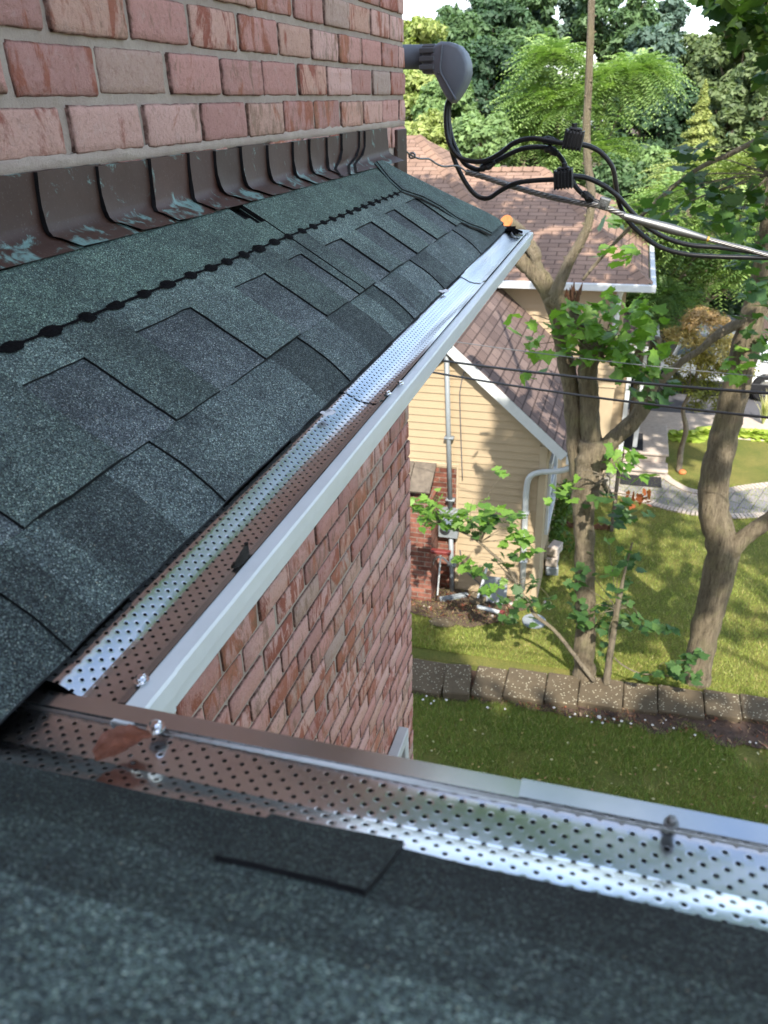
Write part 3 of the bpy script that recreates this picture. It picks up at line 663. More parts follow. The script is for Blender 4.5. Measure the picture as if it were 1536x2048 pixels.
# ---- near roof: plane rising towards the camera
NZ0 = -.333; NX0 = .269
def near_pt(px, py, h=.006):
    r = Vector(ray(px, py)); c = NZ0+SL*NX0+h; return r*(c/(r.z+SL*r.x))
NR = Vector((SL, 0, 1)).normalized()
def near_map(y, x, h):      # field runs in (y, x)
    wv = .0012*mnoise.noise(Vector((x*9, y*6, 11))); p = Vector((x, y, NZ0+SL*(NX0-x)+wv)); return p+NR*h
ca = near_pt(805, 1700); cb = near_pt(770, 1800, .0105); cc = near_pt(500, 1738, .0105); cd = near_pt(380, 1612); ce = near_pt(1010, 1778); cf = near_pt(1536, 1858); cg = near_pt(0, 1532)
print('near pts', [tuple(round(q, 3) for q in p) for p in (ca, cb, cc, cd, ce, cf, cg)])
XM = (ca.x+cd.x)/2; XR = (ce.x+cf.x)/2; YS = ca.y; XL2 = cb.x; YC = cc.y; Yd = cd.y
def nlev(y, x):
    if y > Yd: return (.0062 if x < XL2 else .0062) if x < XM-.002 else None
    if y > YS:
        if x > XM+.0005: return None
        if x > XL2: return .0088 if y < YC+.02 else .0062
        return .0062
    if x > XR+.004: return None
    return .0060 if x < XL2-.02 else .0052
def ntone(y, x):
    g = (.92 if x < XL2-.05 else .42)+.2*mnoise.noise(Vector((x*14, y*10, 6)));  # shade by the gutter and paler lit band below are painted into the tone
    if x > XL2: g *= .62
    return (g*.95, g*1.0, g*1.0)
mb = MB(); xs_ = fill([-1.2, -.3, .0, XL2-.02, XL2, XM-.002, XM+.0005, XR+.004], .014); ys_ = fill([-1.6, YS, YC+.02, Yd, .75], .02)
xs_ = [x for x in xs_ if x <= XR+.005]
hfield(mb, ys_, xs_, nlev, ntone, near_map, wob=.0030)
near = mb.build('near_shingles', [M['shingle'], M['asph']], house, label='overlapping shingles just below the camera, shade painted in near the gutter')
mb = MB(); mb.quad((.265, -1.6, NZ0+SL*(NX0-.265)-.006), (.265, .8, NZ0+SL*(NX0-.265)-.006), (-2.6, .8, NZ0+SL*(NX0+2.6)-.006), (-2.6, -1.6, NZ0+SL*(NX0+2.6)-.006))
mb.quad((.265, -5.5, NZ0+SL*(NX0-.265)-.003), (.265, -1.6, NZ0+SL*(NX0-.265)-.003), (-2.6, -1.6, NZ0+SL*(NX0+2.6)-.003), (-2.6, -5.5, NZ0+SL*(NX0+2.6)-.003), 0, (1, 1, 1))
mb.quad((-1.2, -1.6, NZ0+SL*(NX0+1.2)+.0), (-1.2, .8, NZ0+SL*(NX0+1.2)+.0), (-2.6, .8, NZ0+SL*(NX0+2.6)), (-2.6, -1.6, NZ0+SL*(NX0+2.6)))
mb.build('near_roof_deck', M['shingle'], house)
mb = MB(); mb.box((-2.6, -5.4, -6.4), (.02, WY+.01, -.50)); mb.box((.02, -5.4, -.47), (.222, .395, -.36)); mb.build('wing_wall', M['mortar'], house)
# basement window low on the wall
wa, wb, wc = oy(762, 1535, .67), oy(800, 1452, .67), oy(800, 1560, .67)
winx0, winx1 = oy(770, 1530, .66).x, wb.x; print('win', wa, wb, wc)
mb = MB(); zt_ = wb.z; zb_ = zt_-.75; x1_ = wb.x; x0_ = x1_-.65
for lo, hi in (((x0_, .635, zt_-.05), (x1_, .675, zt_)), ((x0_, .635, zb_), (x1_, .675, zb_+.05)), ((x0_, .6352, zb_+.05), (x0_+.05, .675, zt_-.05)), ((x1_-.05, .6352, zb_+.05), (x1_, .675, zt_-.05)), ((x0_+.3, .64, zb_+.05), (x0_+.34, .672, zt_-.05))): mb.bbox(lo, hi, .003)
wf = mb.build('window', M['trim'], house, label='white window frame low on the brick wall')
mb = MB(); mb.quad((x0_+.04, .668, zb_+.04), (x1_-.04, .668, zb_+.04), (x1_-.04, .668, zt_-.04), (x0_+.04, .668, zt_-.04)); mb.build('pane', M['glass'], wf)
# leaf resting on the near guard, scrap on the long guard
def dry_leaf(name, c, ax, ay, ln, wd, label, mat, curl=.25):
    mb = MB(); m, n = 14, 8; c = Vector(c); ax = Vector(ax).normalized(); ay = Vector(ay).normalized(); up = ax.cross(ay).normalized()
    if up.z < 0: up = -up
    for i in range(m+1):
        u = i/m; w_ = wd*math.sin(math.pi*min(1, u*.93+.07))**.75*(1+.18*mnoise.noise(Vector((u*9, 1, 1))))
        for j in range(n+1):
            v = j/n*2-1; h = .004+curl*wd*(v*v)*.8+.003*mnoise.noise(Vector((u*6, v*4, 2)))+.004*math.sin(u*3)+.0012*math.cos(v*14+u*5)
            mb.v.append(tuple(c+ax*((u-.5)*ln)+ay*(v*w_*.5)+up*h))
    for i in range(m):
        for j in range(n): mb.face((i*(n+1)+j, (i+1)*(n+1)+j, (i+1)*(n+1)+j+1, i*(n+1)+j+1))
    n0 = len(mb.v)
    for q in mb.v[:n0]: mb.v.append((q[0], q[1], q[2]-.0006))
    for f in list(mb.f): mb.face([i+n0 for i in f[::-1]])
    return mb.build(name, mat, None, smooth=True, label=label, cat='leaf')
a, b = oz(206, 1522, -.342), oz(302, 1482, -.346); ax = b-a
dry_leaf('dry_leaf', (a+b)/2, ax, Vector((-ax.y, ax.x, -.2)), ax.length*1.18, ax.length*.72, 'curled brown dry leaf on the perforated guard of the near gutter', M['deadleaf'], .2)
a, b = oz(455, 1135, -.354), oz(482, 1085, -.35); ax = b-a
dry_leaf('leaf_scrap', (a+b)/2, ax, Vector((-ax.y, ax.x, .2)), ax.length*1.0, ax.length*.28, 'small dark crumpled scrap of leaf on the long gutter guard', M['scrap'], .3)
# ================================================================== GROUND
GZ = -6.2; NGZ = -6.205
wl = [oz(835, 1312, -6.08), oz(1536, 1388, -6.08)]; wf_ = [oz(835, 1374, -6.08), oz(1536, 1436, -6.08)]
def sheet(name, x0, x1, y0, y1, z, nx, ny, mat, amp, label=None, kind='structure'):
    mb = MB()
    for i in range(nx+1):
        for j in range(ny+1):
            x = x0+(x1-x0)*i/nx; y = y0+(y1-y0)*j/ny; mb.v.append((x, y, z+amp*fbm(x, y, 0, .7)))
    for i in range(nx):
        for j in range(ny): mb.face((i*(ny+1)+j, (i+1)*(ny+1)+j, (i+1)*(ny+1)+j+1, i*(ny+1)+j+1))
    return mb.build(name, mat, None, smooth=True, kind=kind)
sheet('ground', 7.85, 200, -120, 120, GZ-.03, 4, 4, M['grass'], 0)
sheet('lawn', 7.86, 16.6, -14, 14, GZ, 80, 200, M['grass'], .012)
sheet('lawn', -30, 7.95, -30, 30, NGZ, 60, 100, M['grass'], .010)
def blades(name, n, fx, zf, h, wdt, cols, label):
    P = fx(n); n = len(P); a = RNG.uniform(0, 2*np.pi, n); hh = h*RNG.uniform(.5, 1.2, n); ww = wdt*RNG.uniform(.6, 1.3, n); ln = hh*RNG.uniform(.1, .9, n); b = RNG.uniform(0, 2*np.pi, n)
    z = np.full(n, zf); B = np.stack([P[:,0], P[:,1], z-.004], 1); d = np.stack([np.cos(a)*ww/2, np.sin(a)*ww/2, np.zeros(n)], 1)
    T = B+np.stack([np.cos(b)*ln, np.sin(b)*ln, hh], 1)
    V = np.empty((n*3, 3)); V[0::3] = B-d; V[1::3] = B+d; V[2::3] = T; F = np.arange(n*3).reshape(n, 3)
    t = RNG.random((n, 1)); c = np.array(cols[0])*(1-t)+np.array(cols[1])*t; q = (RNG.random(n) < .12)[:, None]; c = np.where(q, np.array(cols[2]), c)*RNG.uniform(.7, 1.25, (n, 1))
    return npmesh(name, V, F, c, M['leaf'], None, label, 'grass', None, 'stuff')
def fa(n):
    P = np.stack([RNG.uniform(5.6, 7.55, n), RNG.uniform(-2.6, 1.9, n)], 1); k = np.array([fbm(p[0], p[1], 3, 2.2) for p in P]); edge = 7.28+.14*np.array([fbm(p[1], 2, 0, 3) for p in P]); return P[((k+RNG.random(n)*.9) > .15) & (P[:,0] < edge+RNG.normal(0, .05, n))]
def fb(n):
    u = RNG.random(n)**1.6; P = np.stack([8.05+u*6, RNG.uniform(-3.4, 2.4, n)], 1); return P[P[:,1] < P[:,0]*.27]
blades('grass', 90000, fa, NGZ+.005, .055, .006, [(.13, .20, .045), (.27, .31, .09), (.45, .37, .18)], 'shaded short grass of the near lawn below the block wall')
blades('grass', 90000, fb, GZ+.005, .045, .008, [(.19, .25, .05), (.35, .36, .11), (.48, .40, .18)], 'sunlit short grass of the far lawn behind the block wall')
# mulch in front of the wall and by the neighbour's wall
mb = MB(); n = 60
for i in range(n+1):
    y = -4+8*i/n; xe = 7.28+.14*fbm(y, 2, 0, 3); mb.v += [(xe-.05, y, NGZ+.012), (xe+.1, y, NGZ+.03), (7.75, y, NGZ+.02)]
for i in range(n): 
    for a in range(2): mb.face((i*3+a, i*3+a+1, (i+1)*3+a+1, (i+1)*3+a))
mb.build('mulch_strip', M['soil'], None, smooth=True, kind='structure')
mb = MB(); mb.poly([(8.75, 2.3, GZ+.022), (8.6, 1.5, GZ+.022), (8.85, 1.1, GZ+.022), (9.1, .95, GZ+.022), (9.3, .72, GZ+.022), (9.6, .72, GZ+.022), (9.6, 3.2, GZ+.022), (8.9, 3.2, GZ+.022)]); mb.build('mulch_bed', M['soil'], None, kind='structure')
# litter bits (uncountable)
mb = MB()
for i in range(1500):
    y = random.uniform(-3, 2); x = random.uniform(7.2, 7.62); a = random.uniform(0, 3.1); l = random.uniform(.01, .05); w_ = random.uniform(.004, .014); z = NGZ+.03+(x-7.2)*.06+random.uniform(.0, .02)
    if i > 900: y = random.uniform(1.0, 2.6); x = random.uniform(8.75, 9.35); z = GZ+.03+random.uniform(0, .03)
    d = Vector((math.cos(a)*l, math.sin(a)*l, random.uniform(-.01, .02))); e = Vector((-math.sin(a)*w_, math.cos(a)*w_, random.uniform(-.005, .01))); p = Vector((x, y, z))
    c = random.choice([(.20, .10, .06), (.10, .06, .04), (.28, .19, .12), (.05, .035, .03), (.22, .07, .04)]); mb.quad(p-d, p+e, p+d, p-e, 0, c)
mb.build('leaf_litter', M['leaf'], None, kind='stuff', label='brown leaf litter and bark chips beside the walls', cat='litter')
mb = MB()
for i in range(110):
    x = random.uniform(5.9, 7.2) if i < 110 else random.uniform(8.1, 11); y = random.uniform(-2.2, 1.6); z = (NGZ if x < 7.6 else GZ)+.045; a = random.uniform(0, 6.3); l = random.uniform(.010, .026); p = Vector((x, y, z)); d = Vector((math.cos(a), math.sin(a), .1))*l; e = Vector((-math.sin(a), math.cos(a), .3))*l*.6
    mb.quad(p-d, p+e, p+d, p-e, 0, random.choice([(.42, .30, .12), (.35, .20, .10), (.45, .40, .22)]))
mb.build('fallen_leaves', M['leaf'], None, kind='stuff', label='small yellow and brown leaves fallen on the lawns', cat='litter')
def lump(r, sx, sy, sz, seed, n=2):
    import bmesh
    bm = bmesh.new(); bmesh.ops.create_icosphere(bm, subdivisions=n, radius=r); mb = MB()
    for v in bm.verts:
        k = 1+.22*mnoise.noise(v.co/r*1.3+Vector((seed*3.7, 0, 0))); mb.v.append((v.co.x*sx*k, v.co.y*sy*k, v.co.z*sz*k))
    for f in bm.faces: mb.face([v.index for v in f.verts])
    bm.free(); return mb
def put(mb, p): mb.v = [(a+p[0], b+p[1], c+p[2]) for a, b, c in mb.v]; return mb
protos = []
peb = [(860, 1385), (853, 1392), (868, 1402), (862, 1407), (893, 1400), (889, 1379), (851, 1380), (1198, 1434), (1174, 1432), (1205, 1446), (1228, 1438), (1243, 1442), (1290, 1440), (1326, 1446), (1347, 1456), (1183, 1444), (1150, 1428), (1108, 1415), (1500, 1484), (1512, 1486), (975, 1415), (905, 1390), (1010, 1418), (1262, 1447), (1305, 1450), (1210, 1438), (1140, 1434), (846, 1399), (1332, 1440), (1390, 1470)]
for k, (px, py) in enumerate(peb):
    p = oz(px, py, NGZ+.05); big = .026 if (px, py) == (1198, 1434) else random.uniform(.009, .017)
    if k < 3:
        o = put(lump(.014, 1.2, 1, .7, k, 1), p).build('pebble', M['white'], None, smooth=True, origin=p); protos.append(o)
    else:
        o = protos[k % 3].copy(); scene.collection.objects.link(o); o.location = (p.x, p.y, p.z+H); s_ = big/.014; o.scale = (s_, s_, s_); o.rotation_euler = (0, 0, k)
    o['label'] = 'largest white pebble in the mulch before the block wall' if big == .026 else 'small white pebble lying in the mulch before the block wall'; o['category'] = 'pebble'; o['group'] = 'white pebbles in the mulch'
# ---- block wall
rw = empty('retaining_wall', (7.8, 0, NGZ), 'low grey brown garden wall of pebbled concrete blocks between the two lawns', 'garden wall')
fj = [790, 884, 939, 1004, 1087, 1155, 1246, 1317, 1412, 1487, 1570, 1650, 1730]
def wline(P, y): t = (y-P[0].y)/(P[1].y-P[0].y); return P[0].x+(P[1].x-P[0].x)*t
ys = [oz(px, 1374+(px-835)*.0885, -6.08).y for px in fj]
ysa = [3.2, 2.8, 2.4]+ys+[ys[-1]-.45*(i+1) for i in range(6)]
for k, (ya, yb) in enumerate(zip(ysa, ysa[1:])):
    mb = MB(); ym = (ya+yb)/2; xf = wline(wf_, ym)+random.uniform(-.012, .012); xb = wline(wl, ym); zt_ = -6.11+random.uniform(-.014, .012); rot = RZ(random.uniform(-.02, .02)+.0)
    mb.bbox((xf, yb+.005, zt_-.13), (xb, ya-.005, zt_), .012, 0, (1, 1, 1), rot)
    if (px0 := k) == 4: 
        mb = MB(); mb.bbox((xf-.05, yb+.03, zt_-.11), (xb-.06, ya+.02, zt_+.03), .014, 0, (1, 1, 1), RZ(.14))
    mb.bbox((xf+.03, yb+.06, NGZ-.1), (xb-.02, ya+.05, zt_-.133), .008)
    mb.build('block', M['block'], rw, group=None)
# ================================================================== NEIGHBOUR HOUSE
NX_ = 9.5
A = ox(897, 688, NX_); Ev = ox(1137, 914, NX_); Cc = ox(1073, 1195, NX_); 
nh = empty('neighbour_house', (NX_, Cc.y, GZ), 'neighbouring cream sided house with brown gable roof and higher tan red hip roofs', 'house')
slope = (A.z-Ev.z)/(A.y-Ev.y)
pt = ox(880, 931, NX_); PY = ox(917, 1000, NX_).y; PZ = pt.z
EXPO = .102
mb = MB(); z = GZ-.05
def crs(mb, ya, yb, z, x=NX_, tw=1):
    mb.quad((x-.016*tw, yb, z), (x-.016*tw, ya, z), (x-.014*tw, ya, z+.012), (x-.014*tw, yb, z+.012)); mb.quad((x-.014*tw, yb, z+.012), (x-.014*tw, ya, z+.012), (x-.002*tw, ya, z+EXPO), (x-.002*tw, yb, z+EXPO)); mb.quad((x-.016*tw, ya, z), (x-.016*tw, yb, z), (x, yb, z), (x, ya, z))
while z < A.z-.05:
    yr = max(Cc.y+.08, Ev.y+(z+.06-Ev.z)/slope-.0)
    yl = 2*A.y-yr
    if z+EXPO < PZ+.06: crs(mb, PY, yr, z)
    else: crs(mb, min(5.2, yl), yr, z)
    z += EXPO
mb.build('siding', M['side'], nh, label='cream lapped vinyl siding of the gable wall')
mb = MB(); mb.box((NX_+.0, Cc.y+.01, GZ-.1), (15, 5.2, Ev.z+.25)); mb.poly([(NX_+.001, Cc.y, Ev.z+.2), (NX_+.001, A.y, A.z-.03), (NX_+.001, 2*A.y-Cc.y, Ev.z+.2)]); mb.build('wall', M['trimc'], nh)
mb = MB(); mb.bbox((NX_-.022, Cc.y-.012, GZ-.02), (NX_+.02, Cc.y+.085, Ev.z+.12), .004); mb.bbox((NX_-.0, Cc.y-.014, GZ-.02), (NX_+.09, Cc.y+.006, Ev.z+.12), .003); mb.bbox((NX_-.024, PY-.0, GZ), (NX_+.01, PY+.03, PZ+.05), .003); mb.bbox((NX_-.024, PY+.03, PZ), (NX_+.01, 3.4, PZ+.045), .003); mb.build('corner_trim', M['trimc'], nh)
# side wall running away, with lapped siding and a tall pale window
mb = MB(); z = GZ-.05
while z < Ev.z+.1:
    y = Cc.y; mb.quad((NX_+.09, y-.016, z), (14.6, y-.016, z), (14.6, y, z+EXPO), (NX_+.09, y, z+EXPO)); mb.quad((NX_+.09, y-.016, z), (14.6, y-.016, z), (14.6, y, z), (NX_+.09, y, z)); z += EXPO
mb.build('siding', M['side'], nh)
mb = MB(); w0, w1, wz0, wz1 = NX_+.35, NX_+1.5, -5.35, -4.28
for lo, hi in (((w0, Cc.y-.05, wz1-.07), (w1, Cc.y-.012, wz1)), ((w0, Cc.y-.06, wz0), (w1, Cc.y-.012, wz0+.07)), ((w0, Cc.y-.052, wz0+.07), (w0+.07, Cc.y-.012, wz1-.07)), ((w1-.07, Cc.y-.052, wz0+.07), (w1, Cc.y-.012, wz1-.07)), ((w0+.07, Cc.y-.045, -4.84), (w1-.07, Cc.y-.014, -4.79))): mb.bbox(lo, hi, .004)
wn = mb.build('window', M['trim'], nh); mb = MB(); mb.quad((w0+.06, Cc.y-.025, wz0+.06), (w1-.06, Cc.y-.025, wz0+.06), (w1-.06, Cc.y-.025, wz1-.06), (w0+.06, Cc.y-.025, wz1-.06)); mb.build('pane', M['glass'], wn)
# gable roof
def roofpoly(mb, pts, o, eu, ev_, mi=0):
    uv = [((Vector(p)-Vector(o)).dot(eu), (Vector(p)-Vector(o)).dot(ev_)) for p in pts]; mb.poly(pts, mi, (1, 1, 1), uv)
xg = NX_-.14
dn_ = Vector((0, Ev.y-A.y, Ev.z-A.z)).normalized(); up3 = Vector((0, .0, .10))
mb = MB(); a0 = Vector((xg, A.y, A.z+.10)); e0 = Vector((xg, Ev.y, Ev.z+.10)); a1 = Vector((14.6, A.y, A.z+.10)); e1 = Vector((14.6, Ev.y, Ev.z+.10))
roofpoly(mb, [e0, e1, a1, a0], a0, Vector((1, 0, 0)), dn_)
mir = lambda p: Vector((p.x, 2*A.y-p.y, p.z)); dm = Vector((0, -dn_.y, dn_.z)); roofpoly(mb, [mir(p) for p in (a0, a1, e1, e0)], a0, Vector((1, 0, 0)), dm)
mb.quad(e0, e0-Vector((0, 0, .03)), e1-Vector((0, 0, .03)), e1)
mb.build('gable_roof', M['roofa'], nh, label='brown grey shingled slope of the low gable roof')
mb = MB()      # white rake boards and eave gutter
nr = Vector((0, -dn_.z, dn_.y)); nr = nr if nr.z > 0 else -nr
for sgn in (0, 1):
    P = [a0-nr*.004, e0-nr*.004, e0-nr*.13, a0-nr*.13]; P2 = [p+Vector((.14, 0, 0)) for p in P]
    if sgn: P = [mir(p) for p in P]; P2 = [mir(p) for p in P2]
    mb.quad(*P); mb.quad(*P2[::-1]); 
    for i in range(4): mb.quad(P[i], P2[i], P2[(i+1) % 4], P[(i+1) % 4])
mb.build('rake_board', M['trim'], nh)
mb = MB(); gp_ = [(.02, .02), (-.10, .02), (-.11, .0), (-.10, -.04), (-.07, -.08), (.02, -.09)]
V0 = len(mb.v)
for x in (xg, 14.5):
    for (y, z) in gp_: mb.v.append((x, Ev.y+y, Ev.z+z+.04))
for i in range(5): mb.face((i, i+6, i+7, i+1))
mb.face((0, 1, 2, 3, 4, 5)); mb.build('eave_gutter', M['trim'], nh)
mb = MB(); D = [ox(1142, 935, NX_-.05), ox(1118, 942, NX_-.06), ox(1078, 945, NX_-.07), ox(1058, 956, NX_-.075), ox(1052, 985, NX_-.075)]; bt = ox(1045, 1178, NX_-.075)
mb.tube(curve(D, 5)+[bt+(D[-1]-bt)*.5, bt], .038, 10, sq=.85); 
for q in (.2, .7): p = D[-1]+(bt-D[-1])*q; mb.box((p.x-.042, p.y-.05, p.z-.012), (p.x+.07, p.y+.05, p.z+.012))
mb.build('downspout', M['dsp'], nh, smooth=True, label='grey downspout with an elbow on the cream gable wall')
mb = MB(); a, b = ox(893, 690, NX_-.07), ox(901, 1019, NX_-.07); mb.tube([a, b], .030, 10); c1_, c2_ = ox(902, 1075, NX_-.07), ox(904, 1182, NX_-.07); mb.tube([c1_, c2_], .032, 10)
for py in (876, 1000, 1130): p = ox(898+(py-876)*.02, py, NX_-.07); mb.box((p.x-.03, p.y-.06, p.z-.012), (p.x+.07, p.y+.06, p.z+.012))
mb.tube([b, b+Vector((0, 0, -.04))], .045, 10); mb.build('conduit', M['steel'], nh, smooth=True)
a, b = ox(877, 1020, NX_-.12), ox(915, 1078, NX_-.12); mb = MB(); mb.bbox((NX_-.13, b.y, b.z), (NX_, a.y, a.z), .008); mbx = mb.build('meter_box', M['steel'], nh)
mc = ox(893, 1050, NX_-.14); mb = MB(); mb.tube([mc+Vector((.02, 0, 0)), mc+Vector((-.03, 0, 0)), mc+Vector((-.08, 0, 0)), mc+Vector((-.10, 0, 0))], [.075, .075, .07, .045], 18); mb.build('meter_glass', M['glass'], mbx, smooth=False)
for pl, r in (([(960, 722), (932, 738), (922, 770), (920, 810), (925, 960)], .006), ([(916, 1024), (930, 1035), (945, 1040)], .007), ([(920, 1100), (925, 1125), (935, 1145), (960, 1168)], .007), ([(832, 1145), (852, 1146), (863, 1135), (868, 1120), (880, 1114), (893, 1122), (897, 1128)], .016)):
    mb = MB(); mb.tube(curve([ox(x, y, NX_-.035-(.25 if r > .01 else 0)) for x, y in pl], 6), r, 6); mb.build('wall_cable', M['hose'] if r > .01 else M['pvcd'], nh, smooth=True)
def m_bt():
    t = NT('old red brick'); uv = t.n('TexCoord').outputs['UV']; q = t.n('TexBrick'); t.l(uv, q.inputs[0]); q.inputs['Scale'].default_value = 1; q.inputs['Brick Width'].default_value = .21; q.inputs['Row Height'].default_value = .072; q.inputs['Mortar Size'].default_value = .007; q.inputs['Mortar Smooth'].default_value = .2
    q.inputs['Color1'].default_value = (.10, .035, .024, 1); q.inputs['Color2'].default_value = (.25, .105, .075, 1); q.inputs['Mortar'].default_value = (.20, .16, .13, 1); c = t.mix(1.0, q.outputs[0], t.ramp(t.noise(t.coord(), 14, 5, .7), [(.3, (.6, .6, .6)), (.7, (1.35, 1.3, 1.25))]), 'MULTIPLY')
    t.bump(q.outputs['Fac'], .8, -.01); return t.set(c, .9, 0, .2)
M['obrick'] = m_bt()
def bbx(mb, lo, hi):
    x0, y0, z0 = lo; x1, y1, z1 = hi
    mb.quad((x0, y1, z0), (x0, y0, z0), (x0, y0, z1), (x0, y1, z1), 0, uv=[(y1, z0), (y0, z0), (y0, z1), (y1, z1)]); mb.quad((x0, y0, z0), (x1, y0, z0), (x1, y0, z1), (x0, y0, z1), 0, uv=[(x0, z0), (x1, z0), (x1, z1), (x0, z1)])
    mb.quad((x0, y0, z1), (x1, y0, z1), (x1, y1, z1), (x0, y1, z1), 0, uv=[(x0, y0), (x1, y0), (x1, y1), (x0, y1)])
mb = MB(); bbx(mb, (NX_-.004, PY+.03, GZ-.05), (NX_+.1, 3.6, PZ)); mb.build('brick_panel', M['obrick'], nh)
mb = MB(); cy0 = ox(863, 1100, NX_-.4).y; cz = ox(850, 1000, NX_-.4).z; bbx(mb, (NX_-.42, cy0, GZ-.05), (NX_-.004, 3.4, cz)); mb.build('chimney_base', M['obrick'], nh, label='dark red brick chimney foot beside the meter')
mb = MB(); q0, q1 = ox(862, 988, NX_-.44), ox(864, 928, NX_-.03)
for k in range(4):
    ya = q0.y+.02+k*.30; mb.bbox((0, ya, -.02), ((q1-q0).length, ya+.29, .02), .004)
th = math.atan2(q1.z-q0.z, q1.x-q0.x); R_y = Matrix.Rotation(-th, 3, 'Y'); mb.v = [tuple(Vector((q0.x, 0, q0.z))+R_y@Vector((v[0], 0, v[2]))+Vector((0, v[1], 0))) for v in mb.v]
mb.build('shoulder_slab', M['timber'], nh)
# higher hip roofs
XB = 12.6; zb = -.198*XB; yb = -.028*XB
pk = ox(1087, 338, 16.6); pk2 = ox(985, 345, 17.2)
mb = MB(); fr = Vector((pk.x-XB, 0, pk.z-zb)).normalized()
c0_ = Vector((XB, yb, zb)); roofpoly(mb, [c0_, pk, Vector((pk.x, 8, pk.z)), Vector((XB, 8, zb))], c0_, Vector((0, 1, 0)), fr)
c3 = Vector((20.6, yb, zb)); sd = Vector((0, pk.y-yb, pk.z-zb)).normalized(); roofpoly(mb, [c0_, c3, pk], c0_, Vector((1, 0, 0)), sd)
roofpoly(mb, [pk, c3, Vector((20.6, 8, zb)), Vector((pk.x, 8, pk.z))], c0_, Vector((0, 1, 0)), fr)
mb.build('hip_roof', M['roofb'], nh, label='tan red hip roof of the taller block')
# ridge and hip caps
def caps(name, a, b, mat='roofb', w_=.13, st=.2):
    mb = MB(); a, b = Vector(a), Vector(b); n = int((b-a).length/st); d = (b-a).normalized(); s_ = d.cross(Vector((0, 0, 1))).normalized(); u = s_.cross(d).normalized(); u = u if u.z > 0 else -u
    for i in range(n):
        p = a+d*(i*st); q = a+d*((i+1)*st+.03)
        for sg in (-1, 1): mb.quad(p+u*.035, q+u*.05, q+s_*(sg*w_)-u*.02, p+s_*(sg*w_)-u*.035, 0, (1, 1, 1), [(0, .02), (.2, .02), (.2, .12), (0, .12)])
    return mb.build(name, M[mat], nh)
caps('hip_cap', c0_, pk); caps('ridge_cap', pk, Vector((pk.x, 7, pk.z)))
# left block hip
XL = 13.4; p1 = ox(836, 270, 16.8); e2 = Vector((XL, 1.75, zb+(XL-XB)*(pk.z-zb)/(pk.x-XB)-.02))
mb = MB(); f2 = Vector((p1.x-XL, 0, p1.z-e2.z)).normalized(); roofpoly(mb, [e2, p1, Vector((p1.x, 10, p1.z)), Vector((XL, 10, e2.z))], e2, Vector((0, 1, 0)), f2)
s2 = Vector((0, p1.y-e2.y, p1.z-e2.z)).normalized(); roofpoly(mb, [e2, Vector((20.2, e2.y, e2.z)), p1], e2, Vector((1, 0, 0)), s2); roofpoly(mb, [p1, Vector((20.2, e2.y, e2.z)), Vector((20.2, 10, e2.z)), Vector((p1.x, 10, p1.z))], e2, Vector((0, 1, 0)), f2)
mb.build('hip_roof', M['roofb'], nh, label='left tan red hip roof rising behind the gable'); caps('hip_cap', e2, p1)
mb = MB(); mb.box((XB+.35, yb+.33, GZ), (21.6, 9.5, zb-.02)); mb.build('wall', M['trimc'], nh)
mb = MB(); z = -4.2
while z < zb-.02:
    mb.quad((XB+.33, yb+.31, z), (XB+.33, 4, z), (XB+.347, 4, z+EXPO), (XB+.347, yb+.31, z+EXPO)); mb.quad((XB+.33, yb+.31, z), (XB+.33, 4, z), (XB+.35, 4, z), (XB+.35, yb+.31, z)); z += EXPO
mb.build('siding', M['side'], nh)
mb = MB(); mb.bbox((XB-.06, yb-.06, zb-.10), (XB-.0, 4.0, zb+.01), .01); mb.bbox((XB-.06, yb-.10, zb-.10), (20, yb-.02, zb+.01), .01); mb.box((XB-.0, yb, zb-.09), (XB+.4, 6, zb-.075)); mb.build('eave_gutter', M['trim'], nh)
mb = MB(); p = ox(1245, 573, XB+.1); mb.tube([p, p+Vector((.12, .04, -.2)), p+Vector((.2, .05, -1.0)), p+Vector((.12, 0, -1.1))], .05, 8); mb.build('downspout', M['trim'], nh)
# low wing towards the street with its lean-to roof
r0 = ox(1312, 700, 14.2); mb = MB(); XC = 14.2
ev2 = Vector((XC, r0.y, r0.z)); tp = Vector((XC, 1.6, r0.z+ (1.6-r0.y)*.42)); dd = (tp-ev2).normalized(); roofpoly(mb, [ev2, Vector((17.3, ev2.y, ev2.z)), Vector((17.3, tp.y, tp.z)), tp], ev2, Vector((1, 0, 0)), dd)
t2 = Vector((XC-1.5, .8, r0.z-.35)); 
mb.build('porch_roof', M['roofa'], nh)
mb = MB(); mb.bbox((XC-.05, ev2.y-.08, ev2.z-.12), (17.3, ev2.y, ev2.z-.0), .01); mb.quad(ev2+Vector((-.03, 0, .0)), tp+Vector((-.03, 0, 0)), tp+Vector((-.03, 0, -.12)), ev2+Vector((-.03, 0, -.12))); mb.build('porch_trim', M['trim'], nh)
yw_ = ox(1247, 860, XC+.25).y; mb = MB(); z = GZ
while z < -3.2:
    zt_ = z+EXPO; top = ev2.z+(0)
    mb.quad((XC+.24, yw_, z), (XC+.24, 2, z), (XC+.255, 2, zt_), (XC+.255, yw_, zt_)); mb.quad((XC+.24, yw_, z), (XC+.24, 2, z), (XC+.26, 2, z), (XC+.26, yw_, z))
    mb.quad((XC+.24, yw_-.015, z), (17, yw_-.015, z), (17, yw_, zt_), (XC+.24, yw_, zt_)); z += EXPO
    if z > ev2.z-.05: break
mb.build('siding', M['side'], nh)
mb = MB(); mb.bbox((XC+.2, yw_-.03, GZ), (XC+.28, yw_+.05, ev2.z), .004); mb.bbox((XC+.3, ev2.y+.1, GZ), (XC+.38, ev2.y+.18, ev2.z-.1), .006); mb.build('porch_post', M['trim'], nh)
